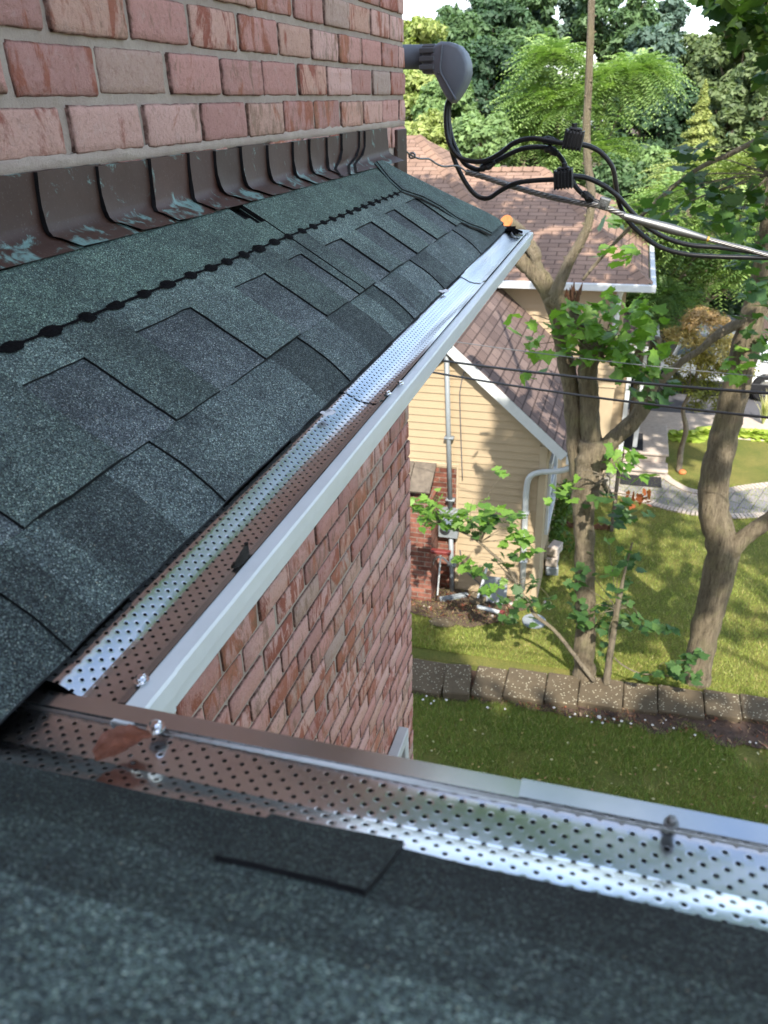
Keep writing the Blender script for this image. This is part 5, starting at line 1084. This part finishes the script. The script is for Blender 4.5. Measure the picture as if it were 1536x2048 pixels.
# ---- parked vehicles on the driveway
def vehicle(x0, y0, y1, hgt, mat, lab, cat, tail=True, cabin=(.25, .8)):
    # long side towards the camera: runs along Y between y0 (right) and y1 (left)
    t = empty('parked_car' if cat == 'car' else 'parked_truck', (x0+.9, (y0+y1)/2, GZ), lab, cat); Ln = y1-y0; zb_ = GZ+.28; zm = GZ+hgt*.58; zt_ = GZ+hgt
    pr = [(0, zb_+.12), (0.0, zm-.12), (.06, zm), (Ln*cabin[0], zm+.04), (Ln*(cabin[0]+.06), zt_-.06), (Ln*(cabin[0]+.10), zt_), (Ln*(cabin[1]-.12), zt_), (Ln*(cabin[1]-.07), zt_-.05), (Ln*cabin[1], zm+.03), (Ln-.10, zm-.04), (Ln, zm-.2), (Ln, zb_+.1), (Ln-.1, zb_), (.1, zb_)]
    mb = MB(); n = len(pr); secs = [(x0+.06, .97), (x0, 1), (x0+1.8, 1), (x0+1.86, .97)]
    for x, s_ in secs:
        for (u, z) in pr: tum = .18*max(0, (z-zm)/(zt_-zm)) if z > zm else 0; cy_ = Ln/2; mb.v.append((x+(tum if x < x0+.5 else -tum), y0+cy_+(u-cy_)*s_, (z-zb_)*s_+zb_))
    for i in range(3):
        for k in range(n): mb.face((i*n+k, (i+1)*n+k, (i+1)*n+(k+1) % n, i*n+(k+1) % n))
    mb.face(range(n)); mb.face([3*n+i for i in range(n)][::-1]); mb.build('body', M[mat], t)
    mb = MB(); g = lambda u, z: (x0-.005+.18*max(0, (z-zm)/(zt_-zm)), y0+Ln*u, z)
    a_, b_ = cabin
    mb.quad(g(a_+.03, zm+.08), g((a_+b_)/2-.01, zm+.08), g((a_+b_)/2-.01, zt_-.10), g(a_+.085, zt_-.10)); mb.quad(g((a_+b_)/2+.01, zm+.08), g(b_-.03, zm+.08), g(b_-.10, zt_-.10), g((a_+b_)/2+.01, zt_-.10)); mb.build('window', M['glass'], t)
    mb = MB(); mb.bbox((x0-.02, y0+.5, zb_-.02), (x0+.1, y1-.5, zb_+.14), .01); mb.build('sill', M['dark'], t)
    for u in (.19, .8):
        c = Vector((x0+.02, y0+Ln*u, GZ+.33)); mb = MB(); mb.tube([c, c+Vector((.02, 0, 0)), c+Vector((.22, 0, 0))], [.30, .33, .33], 24); wh = mb.build('wheel', M['dark'], t); mb = MB(); mb.tube([c+Vector((-.015, 0, 0)), c+Vector((.01, 0, 0))], [.17, .20], 16); mb.build('rim', M['alu'], wh)
    mb = MB(); mb.bbox((x0-.012, y0+.02, zm-.3), (x0+.12, y0+.16, zm-.08), .01); mb.build('tail_light', M['red'], t)
    mb = MB(); mb.bbox((x0-.012, y1-.22, zm-.32), (x0+.1, y1-.04, zm-.2), .01); mb.build('headlight', M['alu'], t)
    mb = MB(); mb.bbox((x0+.02, y0-.06, zb_+.02), (x0+1.8, y0+.05, zb_+.22), .02); mb.bbox((x0+.02, y1-.05, zb_+.02), (x0+1.8, y1+.06, zb_+.2), .02); mb.build('bumper', M['dark' if mat != 'carw' else 'carw'], t)
xv_ = oz(1400, 803, GZ).x
vehicle(xv_+.2, oz(1590, 805, GZ).y*1.0, oz(1255, 795, GZ).y-.15, 1.55, 'carw', 'long white car parked on the driveway behind the trees', 'car')
vehicle(xv_+2.6, oz(1420, 790, GZ).y-1, oz(1240, 780, GZ).y+1.6, 1.5, 'dark', 'black car parked behind the white one', 'car')
# ================================================================== THE TWO BIG MAPLES
TX = 7.9
def tl(mb, spec, x=TX, n=5, seg=12, wob=.16, seed=0, dx=None, cap=True):
    P = [ox(s_[0], s_[1], x+(dx[i] if dx else 0)) for i, s_ in enumerate(spec)]; W = [s_[2]*.5*mpp(p) for s_, p in zip(spec, P)]
    C_ = curve([(p.x, p.y, p.z) for p in P], n); R_ = []
    for i in range(len(P)-1):
        for k in range(n): t = k/n; R_.append(W[i]*(1-t)+W[i+1]*t)
    R_.append(W[-1]); mb.tube(C_, R_, seg, wob=wob, seed=seed, cap=cap); return C_, R_
b1 = oz(1168, 1352, GZ); t1 = empty('maple_tree', b1, 'pruned many stemmed maple behind the block wall, its cut limbs reaching the roof edge', 'tree')
TX = b1.x
mb = MB(); tl(mb, [(1168, 1368, 50), (1169, 1340, 42), (1169, 1300, 39), (1171, 1200, 38), (1168, 1100, 39), (1167, 1020, 44), (1174, 965, 54), (1182, 915, 54), (1184, 880, 46)], wob=.28, seg=16); mb.build('trunk', M['bark'], t1, smooth=True)
for k, (sp, lab) in enumerate([([(1170, 985, 44), (1156, 925, 38), (1150, 870, 34), (1145, 800, 35), (1138, 755, 34), (1126, 700, 31), (1118, 650, 32), (1108, 605, 38), (1088, 565, 38), (1060, 535, 36), (1035, 515, 35), (1015, 500, 34), (985, 470, 33)], None), ([(1130, 725, 20), (1122, 680, 20), (1105, 620, 20), (1085, 560, 18), (1073, 525, 22), (1068, 505, 26), (1052, 483, 27), (1035, 462, 28), (1012, 443, 27)], 'limb sawn off with a fresh orange end beside the gutter'), ([(1190, 920, 46), (1181, 860, 40), (1178, 790, 39), (1175, 740, 40), (1180, 700, 42), (1172, 660, 40), (1160, 640, 36)], None),
    ([(1192, 925, 50), (1225, 880, 34), (1262, 848, 34), (1288, 810, 30), (1303, 765, 28), (1308, 715, 26), (1312, 675, 22)], None), ([(1100, 590, 38), (1130, 625, 40), (1160, 660, 38), (1180, 700, 30)], None),
    ([(1108, 592, 26), (1122, 560, 24), (1140, 520, 21), (1160, 485, 19), (1176, 450, 17), (1183, 395, 16), (1176, 330, 16), (1173, 260, 16), (1176, 195, 15), (1180, 100, 15), (1183, 0, 14), (1186, -120, 13), (1190, -260, 9)], 'tall bare pole like stem with knobbly bark')]):
    mb = MB(); C_, R_ = tl(mb, sp, TX-.02*k, 6, 12, .2 if k != 5 else .08, k, cap=True, dx=[0]*7+[-.12, -.30] if k == 1 else None)
    if k == 5:
        for i in range(8, len(C_), 2):
            a = random.uniform(0, 6.28); r = R_[i]; d = Vector((math.cos(a), math.sin(a), .3)); mb.tube([C_[i]+d*r*.5, C_[i]+d*r*1.45], [r*.5, r*.2], 6)
    o = mb.build('limb', M['bark2'] if k in (1, 5) else M['bark'], t1, smooth=True, label=lab)
    if k == 1:
        e = C_[-1]; d = (C_[-1]-C_[-3]).normalized(); mb = MB(); mb.tube([e-d*.01, e+d*.004], [R_[-1]*1.0, R_[-1]*.97], 14); mb.build('cut_end', M['cut'], o)
p = ox(1143, 610, TX-.1); k_ = mpp(p); mb = MB(); 
for i in range(16): q = p+Vector((random.uniform(-.05, .02), random.uniform(-.07, .07), random.uniform(-.14, .12))); mb.tube([q, q+Vector((-.03, random.uniform(-.03, .03), random.uniform(.05, .14)))], [.022, .004], 5)
mb.build('broken_wood', M['rot'], t1)
p = ox(1200, 965, TX-.12); mb = MB()
for a, b in (((1196, 950), (1232, 1005)), ((1170, 975), (1215, 960)), ((1180, 985), (1210, 985))):
    mb.tube([ox(a[0], a[1], TX-.15), ox(b[0], b[1], TX-.3)], [.045, .012], 5, wob=.5, seed=a[0])
mb.build('torn_branch', M['cut' if False else 'bark2'], t1)
b2 = oz(1393, 1362, GZ); t2 = empty('maple_tree', b2, 'large leaning maple trunk forking low, at the right edge behind the block wall', 'tree'); T2 = b2.x
mb = MB(); tl(mb, [(1388, 1392, 66), (1392, 1360, 56), (1398, 1320, 52), (1408, 1270, 53), (1420, 1220, 56), (1434, 1160, 58), (1446, 1110, 62), (1440, 1070, 60), (1428, 1030, 60), (1426, 985, 57), (1434, 930, 55), (1446, 880, 54), (1458, 830, 53), (1472, 780, 53), (1484, 730, 53), (1494, 680, 52), (1506, 630, 46), (1520, 570, 42), (1533, 500, 40), (1545, 420, 38), (1556, 320, 36), (1562, 200, 34), (1570, 60, 32), (1580, -120, 30)], T2, 4, 18, .16, 3); mb.build('trunk', M['bark'], t2, smooth=True)
for sp, mt in (([(1440, 1120, 44), (1462, 1100, 38), (1485, 1078, 34), (1512, 1058, 33), (1545, 1035, 33), (1600, 990, 32), (1680, 900, 30)], 'bark'), ([(1508, 628, 26), (1485, 642, 22), (1455, 658, 20), (1438, 668, 20), (1422, 680, 16), (1400, 700, 14), (1375, 715, 14), (1352, 733, 16), (1335, 748, 18), (1318, 768, 18)], 'bark2'), ([(1560, 262, 15), (1530, 272, 12), (1460, 308, 10), (1400, 335, 9), (1345, 375, 9), (1290, 425, 8), (1250, 465, 8), (1205, 512, 7), (1165, 560, 6)], 'bark2'), ([(1545, 420, 22), (1530, 470, 8), (1500, 500, 6), (1480, 540, 5)], 'bark2'), ([(1530, 700, 12), (1515, 680, 9), (1508, 655, 8), (1540, 620, 7)], 'bark2')):
    mb = MB(); tl(mb, sp, T2-.05, 5, 10, .14, int(sp[0][0])); mb.build('limb', M[mt], t2, smooth=True)
def cluster(spec, x, spread=.35):
    P, S, C = [], [], []
    for (px, py, rx_, ry_, n, sh) in spec:
        for i in range(int(n*1.1)):
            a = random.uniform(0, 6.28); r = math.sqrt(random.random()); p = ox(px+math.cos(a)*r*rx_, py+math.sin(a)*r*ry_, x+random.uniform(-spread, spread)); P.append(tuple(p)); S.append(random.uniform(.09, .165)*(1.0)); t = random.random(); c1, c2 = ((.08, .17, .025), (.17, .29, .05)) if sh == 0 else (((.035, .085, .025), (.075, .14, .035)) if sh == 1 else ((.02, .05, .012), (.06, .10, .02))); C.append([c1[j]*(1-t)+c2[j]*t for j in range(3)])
    return np.array(P), np.array(S), np.array(C)
def twigs(mb, spec, x, root, r=.006, st=None):
    for (px, py, rx_, ry_, n, sh) in spec:
        for q in range(max(1, n//9)):
            e = ox(px+random.uniform(-.8, .8)*rx_, py+random.uniform(-.8, .8)*ry_, x); s_ = ox(root[0], root[1], x); m = (e+s_)/2+Vector((random.uniform(-.1, .1), random.uniform(-.1, .1), .1)); mb.tube(curve([s_, m, e], 4), [r*1.4-r*.13*i for i in range(9)], 5)
g1_ = [(1160, 640, 60, 35, 34, 0), (1180, 695, 65, 38, 60, 0), (1255, 640, 80, 32, 44, 0), (1285, 715, 62, 45, 55, 0), (1305, 780, 45, 32, 26, 1), (1225, 690, 40, 40, 30, 0), (1240, 605, 60, 18, 10, 0), (1068, 690, 28, 15, 9, 0), (1062, 748, 20, 10, 4, 0), (1050, 650, 30, 30, 5, 0), (1245, 915, 34, 34, 18, 0), (1205, 1000, 55, 22, 12, 1), (1150, 975, 40, 20, 8, 0), (1250, 1025, 45, 22, 14, 1), (1120, 1000, 25, 15, 6, 0), (1265, 950, 40, 15, 6, 0)]
P, S, C = cluster(g1_, TX-.45); maple_leaves('foliage', P, S, C, t1, .55)
for sp_, rt_ in ((g1_[:10], (1200, 720)), (g1_[10:], (1205, 950))): mb = MB(); twigs(mb, sp_, TX-.4, rt_); mb.build('twigs', M['bark2'], t1, smooth=True)
g2_ = [(1500, 600, 38, 50, 26, 1), (1472, 725, 25, 35, 14, 0), (1525, 680, 30, 35, 16, 1), (1500, 500, 55, 45, 34, 1), (1440, 430, 60, 45, 30, 1), (1380, 320, 45, 28, 22, 2), (1330, 420, 50, 40, 24, 1), (1500, 400, 55, 45, 40, 2), (1540, 290, 40, 45, 26, 2), (1250, 500, 30, 30, 8, 0), (1210, 500, 25, 15, 5, 0), (1420, 380, 60, 25, 22, 2), (1530, 560, 30, 40, 16, 1), (1240, 440, 30, 20, 6, 1)]
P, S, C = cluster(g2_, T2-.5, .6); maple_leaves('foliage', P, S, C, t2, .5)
# the part of the crown that hangs into the top right corner
tc_ = [(1500, 10, 70, 50, 130, 2), (1440, 0, 45, 30, 45, 2), (1535, 60, 40, 45, 60, 2), (1470, 55, 30, 25, 26, 2), (1560, 120, 25, 50, 30, 2), (1530, 160, 25, 20, 8, 2)]
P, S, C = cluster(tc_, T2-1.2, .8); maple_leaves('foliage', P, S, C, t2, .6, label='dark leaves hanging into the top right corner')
for sp_, rt_, dx_, r_ in ((g2_[3:], (1540, 350), .5, .005), (tc_, (1590, -20), 1.2, .008)): mb = MB(); twigs(mb, sp_, T2-dx_, rt_, r_); mb.build('twigs', M['bark2'], t2, smooth=True)
# crown above the frame : throws the dappled shade
def canopy(name, parts, lab, trunk=None, leaf=.11, parent=None, per=60):
    Ps, Cs = [], []
    for c, r, ncl, cr in parts: P, N, I = crown_points(c, r, ncl, per, cr, .35, -1); Ps.append(P)
    P = np.vstack(Ps)
    n = len(P); t = RNG.random((n, 1)); C = np.array((.05, .10, .02))*(1-t)+np.array((.12, .20, .04))*t
    V, F, C = far_leaves(P, leaf*RNG.uniform(.6, 1.3, n), np.tile(np.array([[0, 0, .8]]), (n, 1)), C, .8)
    if parent is None:
        b = trunk[0]; parent = empty(name, b, lab, 'tree'); mb = MB(); limbs(mb, trunk[0], trunk[1], parts[0][0], parts[0][1], .16, 5, 9); mb.build('trunk', M['bark'], parent, smooth=True)
    npmesh('foliage', V, F, C, M['leaf'], parent)
canopy('x', [((8.3, -2.9, 3.4), (2.4, 2.3, 1.5), 45, .42)], '', parent=t2)
canopy('x', [((7.4, .6, 5.2), (2.2, 2.4, 2.0), 60, .5)], '', parent=t1)
canopy('added_dapple_tree', [((1.9, -3.9, 4.2), (2.6, 2.9, 1.5), 42, .45)], 'unseen tree added beside the house wing to dapple the far lawn', ((1.6, -6.4, NGZ), (1.8, -5.0, 3.6)), .12)  # out of view, added for its dappled shade on the far lawn
canopy('added_shade_tree', [((-5.2, -4.3, 4.9), (1.9, 2.3, 1.7), 170, .58), ((-5.4, -.7, 5.9), (1.8, 2.0, 2.3), 230, .6)], 'unseen dense tree added behind the house wing to shade roof and near lawn', ((-6.5, -4.0, NGZ), (-5.6, -3.2, 5.0)), .17, per=70)  # out of view, crowns added and shaped to shade the roofs and near lawn
# ---- young maple shoots
def shoot(name, stem, clusters, lab, x, taper=1.0, roots=None):
    b = ox(stem[0][0], stem[0][1], x); t = empty(name, (b.x, b.y, GZ), lab, 'sapling'); mb = MB(); tl(mb, stem, x, 5, 8, .1, 2); 
    for r_, cl in (roots or []): twigs(mb, cl, x, r_, .004)
    mb.build('stem', M['bark2'], t, smooth=True); P, S, C = cluster(clusters, x, .22); maple_leaves('foliage', P, S*.92, C, t, .45)
cA = [(850, 1015, 28, 22, 20, 0), (870, 1045, 35, 20, 22, 0), (915, 1035, 35, 22, 22, 0), (860, 990, 25, 15, 8, 0)]; cB = [(1000, 950, 14, 12, 4, 0), (955, 1002, 14, 8, 4, 0), (1005, 1035, 38, 25, 34, 0), (960, 1055, 30, 25, 20, 1), (1030, 1070, 30, 22, 22, 0), (1060, 1095, 18, 12, 8, 0)]; cC = [(930, 1130, 25, 25, 14, 0), (955, 1140, 28, 14, 6, 1), (1010, 1120, 22, 16, 7, 1), (1050, 1165, 25, 20, 9, 1), (1045, 1205, 30, 16, 14, 1), (1035, 1240, 28, 16, 12, 1), (990, 1178, 24, 18, 10, 0), (1090, 1210, 25, 15, 9, 1), (1000, 1200, 15, 15, 4, 1)]
shoot('maple_sapling', [(1188, 1362, 9), (1150, 1312, 9), (1110, 1262, 8), (1072, 1232, 8), (1058, 1210, 7), (1040, 1180, 7), (1018, 1140, 6), (985, 1108, 6), (950, 1078, 5), (915, 1060, 5), (875, 1045, 4), (835, 1032, 4)], cA+cB+cC, 'slanting young maple with light green leaves in front of the cream wall', TX-.25, roots=[((960, 1085), cB), ((880, 1045), cA), ((1030, 1165), cC)])
cD = [(1200, 1240, 50, 30, 40, 1), (1255, 1130, 28, 30, 14, 1), (1175, 1130, 35, 25, 12, 1), (1240, 1185, 28, 25, 14, 1), (1160, 1215, 25, 25, 12, 1), (1265, 1235, 25, 20, 10, 1), (1310, 1255, 38, 12, 14, 1), (1205, 1300, 18, 14, 3, 1), (1230, 1150, 20, 20, 8, 0), (1145, 1165, 25, 15, 7, 1), (1220, 1080, 10, 8, 2, 0)]
shoot('maple_sapling', [(1213, 1368, 16), (1217, 1330, 14), (1223, 1290, 13), (1232, 1230, 13), (1240, 1190, 10), (1248, 1150, 5), (1258, 1110, 4), (1265, 1085, 3)], cD, 'upright young maple with dark leaves just right of the big trunk', TX-.2, roots=[((1235, 1220), cD)])
cE = [(1360, 1345, 42, 22, 26, 1), (1385, 1310, 30, 14, 8, 1), (1300, 1352, 30, 6, 4, 1)]
shoot('maple_sapling', [(1228, 1315, 3), (1245, 1330, 3), (1275, 1345, 3), (1310, 1350, 3), (1345, 1352, 3), (1370, 1350, 3)], cE, 'low trailing maple shoot resting over the block wall', TX-.25, roots=[((1340, 1350), cE)])
P, S, C = cluster([(1280, 998, 32, 12, 16, 0)], TX-.35, .15); C[:] = [(.26, .08, .03)]; C *= RNG.uniform(.6, 1.3, (len(C), 1)); mb = MB(); mb.tube(curve([ox(1222, 985, TX-.2), ox(1260, 990, TX-.3), ox(1305, 1000, TX-.35)], 4), .006, 6); o = mb.build('withered_twig', M['bark2'], None, smooth=True, label='withered twig with rust coloured leaves hanging beside the trunk', cat='twig'); maple_leaves('foliage', P, S*.7, C, o, .8)
# ================================================================== SERVICE DROP
XW = 2.82
def w3(l, x0=XW, x1=None):
    x1 = x1 if x1 is not None else x0; n = len(l)-1; return [ox(p[0], p[1], x0+(x1-x0)*i/n) for i, p in enumerate(l)]
ol = [(887, 84), (905, 85), (922, 92), (933, 106), (940, 126), (941, 146), (936, 165), (927, 183), (917, 198), (908, 207), (900, 199), (888, 178), (878, 155), (869, 140), (866, 120), (868, 95)]
hc = ox(845, 115, XW); wh = empty('weatherhead', hc, 'grey plastic weatherhead on a short conduit at the brick corner', 'conduit hood')
mb = MB(); ctr = (905, 140); secs = [(-.058, .86), (-.055, .92), (-.046, .98), (-.036, 1), (.036, 1), (.046, .98), (.055, .92), (.058, .86)]
for dx_, s_ in secs:
    for px, py in ol: mb.v.append(tuple(ox(ctr[0]+(px-ctr[0])*s_, ctr[1]+(py-ctr[1])*s_, XW)+Vector((dx_, 0, 0))))
n = len(ol)
for i in range(len(secs)-1):
    for k in range(n): mb.face((i*n+k, (i+1)*n+k, (i+1)*n+(k+1) % n, i*n+(k+1) % n))
mb.face(range(n)); mb.face([(len(secs)-1)*n+i for i in range(n)][::-1]); mb.build('hood', M['pvc'], wh, smooth=True)
mb = MB(); mb.tube(curve([ox(x, y, XW-.060) for x, y in ((884, 88), (882, 110), (880, 140), (889, 160), (903, 185), (912, 200))], 4), .0035, 6); mb.build('seam_rib', M['pvc'], wh, smooth=True)
mb = MB(); a, b = ox(843, 88, XW-.05), ox(872, 147, XW-.05); mb.bbox((XW-.052, b.y, b.z), (XW+.052, a.y, a.z), .006); 
for q in (.22, .5, .78): z = a.z+(b.z-a.z)*q; mb.bbox((XW-.062, b.y+.004, z-.008), (XW-.045, a.y+.006, z+.008), .003)
mb.build('clamp_collar', M['pvcd'], wh)
p = ox(877, 147, XW-.055); screw(p, .005, wh, 'pvcd', Vector((-1, 0, 0)))
mb = MB(); a, b = ox(848, 114, XW), ox(800, 114, XW); mb.tube([a, b+(b-a)*3.5], .0345, 20); mb.build('conduit', M['pvc'], wh, smooth=True)
def cable(pts, r, mat, name, lab, cat, grp=None, x1=None, n=8): mb = MB(); C_ = curve(w3(pts, XW, x1), n); mb.tube(C_, r, 10); return topl(mb, name, mat, lab, cat, grp, True), C_
cg = 'black service cables'
cable([(900, 195), (893, 215), (892, 250), (898, 285), (915, 312), (940, 322), (970, 322), (1000, 307), (1030, 285), (1065, 277), (1100, 282), (1135, 288)], .0078, 'blk', 'service_cable', 'black cable from the hood dipping low and rising to the upper black connector', 'cable', cg, 2.78)
cable([(903, 195), (897, 230), (905, 280), (925, 322), (945, 336), (965, 338), (1000, 318), (1040, 299), (1075, 294), (1105, 300), (1125, 320), (1138, 350), (1155, 378), (1180, 398), (1206, 408)], .0078, 'blk', 'service_cable', 'black cable from the hood curving over the lower connector to the wire clamp', 'cable', cg, 2.84)
cable([(898, 195), (896, 240), (903, 300), (920, 345), (940, 378), (958, 394), (978, 396), (1000, 382), (1030, 367), (1070, 361), (1112, 359)], .0078, 'blk', 'service_cable', 'black cable from the hood with the deepest loop, ending in the lower connector', 'cable', cg, 2.80)
cable([(1155, 288), (1180, 293), (1205, 308), (1225, 335), (1232, 370), (1238, 405), (1255, 440), (1285, 470), (1320, 494), (1370, 508), (1430, 513), (1500, 515), (1580, 519), (1900, 545), (2500, 590)], .0078, 'blk', 'service_cable', 'glossy black cable leaving the upper connector and sweeping down to the right', 'cable', cg, 3.1)
cable([(1135, 352), (1170, 355), (1205, 370), (1235, 392), (1260, 420), (1290, 450), (1330, 475), (1380, 490), (1440, 495), (1500, 503), (1580, 512), (1900, 540), (2500, 586)], .0078, 'blk', 'service_cable', 'black cable leaving the lower connector and running right under the wire', 'cable', cg, 3.1)
for (px, py, an, lab) in ((1147, 279, .15, 'black ribbed cable connector on the upper cable in front of the bare stem'), (1127, 357, -.1, 'black ribbed cable connector on the lower cable')):
    c = ox(px, py, XW-.03); R_ = Matrix.Rotation(an, 3, 'X'); e = empty('cable_connector', c, lab, 'connector', 'black cable connectors')
    mb = MB(); mb.bbox((c.x-.028, c.y-.029, c.z-.027), (c.x+.028, c.y+.029, c.z+.024), .006, rot=R_, cen=c); 
    for q in range(6): y = c.y-.026+q*.0104; mb.bbox((c.x-.031, y-.0022, c.z-.03), (c.x+.031, y+.0022, c.z+.027), .001, rot=R_, cen=c)
    mb.build('housing', M['rub'], e)
    mb = MB(); mb.bbox((c.x-.02, c.y-.020, c.z+.024), (c.x+.02, c.y+.02, c.z+.034), .004, rot=R_, cen=c); mb.tube([c+Vector((0, 0, .03)), c+Vector((0, 0, .045))], .009, 6); mb.build('bolt_cap', M['rub'], e)
# tape wraps
for pl in ([(1085, 279), (1100, 281), (1112, 284)], [(1090, 296), (1105, 301), (1115, 309)], [(960, 336), (975, 332), (990, 324)], [(1165, 384), (1176, 394), (1186, 400)]):
    mb = MB(); mb.tube(curve(w3(pl, XW-.01), 4), [.008, .011, .0125, .012, .0125, .0125, .011, .010, .008], 10, wob=.3); topl(mb, 'tape_wrap', 'rub', ['black tape wrap bulging on the upper cable before its connector', 'black tape wrap on the cable just above the lower connector', 'black tape wrap at the bottom of the cable dip', 'black tape wrap beside the wire clamp'][[1085, 1090, 960, 1165].index(pl[0][0])], 'tape', 'tape wraps on the cables')
# messenger wire, stranded
def strands(path, R_, r, k, pitch, mat, name, lab, cat, seg=6, x1=None, grp=None):
    C_ = curve(path, 14); mb = MB(); acc = 0; D_ = [0]
    for a, b in zip(C_, C_[1:]): D_.append(D_[-1]+(b-a).length)
    for s_ in range(k):
        pts = []
        for i, p in enumerate(C_):
            t = (C_[min(i+1, len(C_)-1)]-C_[max(i-1, 0)]).normalized(); u = t.cross(Vector((0, 0, 1))).normalized(); v = u.cross(t); a = D_[i]/pitch*6.283+s_*6.283/k; pts.append(p+u*(math.cos(a)*R_)+v*(math.sin(a)*R_))
        mb.tube(pts, r, seg)
    return mb.build(name, M[mat], None, smooth=True, label=lab, cat=cat, group=grp)
def dens(pl, m=5, x0=XW, x1=None):
    P = w3(pl, x0, x1); return curve(P, m)
ms = empty('messenger_wire', ox(822, 305, 2.62), 'twisted bare aluminium support wire running from the wall hook to the right', 'wire')
def addp(o, name): o.name = name; w_ = o.location.copy(); o.parent = ms; o.location = o.location-ms.location; 
P1 = [ox(806, 298, 2.60)]+[ox(x, y, 2.66+.02*i) for i, (x, y) in enumerate([(822, 310), (838, 317), (858, 318), (872, 327), (888, 333), (915, 332), (935, 345)])]
mb = MB(); mb.tube(curve(P1, 6), .0032, 6); mb.tube([P1[0]+Vector((-.0, .02, 0)), P1[0], ox(812, 303, 2.6)], .005, 6)
hk = ox(824, 311, 2.66); mb.tube([hk+Vector((0, .010*math.cos(a*.7), .008*math.sin(a*.7))) for a in range(10)], .0035, 6); mb.build('hook_wire', M['wire'], ms, smooth=True)
o = strands(dens([(932, 344), (965, 353), (1010, 368), (1060, 383), (1110, 396), (1160, 406), (1205, 413), (1246, 430)], 4), .0055, .0042, 4, .075, 'wire', 'twisted_strands', None, None); addp(o, 'twisted_strands')
o = strands(dens([(1412, 477), (1450, 487), (1490, 497), (1590, 519), (1900, 542), (2500, 588)], 5, XW+.05, XW+.12), .0045, .0034, 5, .06, 'wire', 'twisted_strands', None, None); addp(o, 'twisted_strands')
a, b = ox(1244, 431, XW+.02), ox(1415, 478, XW+.05); d = b-a; mb = MB(); mb.tube([a, a+d*.02, a+d*.05, a+d*.5, a+d*.62, a+d*.97, b], [.007, .011, .011, .0155, .0155, .009, .007], 14); mb.build('sleeve', M['sleeve'], ms, smooth=True)
mb = MB(); mb.tube([a-d*.015, a+d*.012], .0085, 10); mb.tube([b-d*.01, b+d*.015], .008, 10); mb.build('grease_ring', M['brass'], ms, smooth=True)
c = ox(1208, 407, XW-.01); mb = MB(); mb.bbox((c.x-.02, c.y-.017, c.z-.018), (c.x+.02, c.y+.017, c.z+.018), .004, rot=Matrix.Rotation(.25, 3, 'X'), cen=c); mb.tube([c+Vector((-.02, 0, 0)), c+Vector((-.032, 0, 0))], [.010, .009], 6); mb.tube([c+Vector((-.032, 0, 0)), c+Vector((-.04, 0, 0))], [.006, .006], 10); mb.build('wire_clamp', M['sleeve'], ms)
# overhead lines passing between the houses
for (a, b, xa, xb, r, lab) in (((848, 716), (1545, 787), 5.4, 4.4, .0085, 'upper of two straight black lines crossing in front of the gable'), ((850, 742), (1545, 836), 5.4, 4.4, .0075, 'lower of two straight black lines crossing in front of the gable'), ((900, 682), (1545, 755), 7.2, 6.6, .004, 'thin grey line above the two black lines')):
    p, q = ox(a[0], a[1], xa), ox(b[0], b[1], xb); d = q-p; mb = MB(); pts = [p+d*t+Vector((0, 0, .25*((t-.5)**2-.25)*.35)) for t in [i/10-.6 for i in range(24)]]; mb.tube(pts, r, 8); topl(mb, 'overhead_line', 'blk' if r > .005 else 'sleeve', lab, 'cable', 'overhead lines', True)
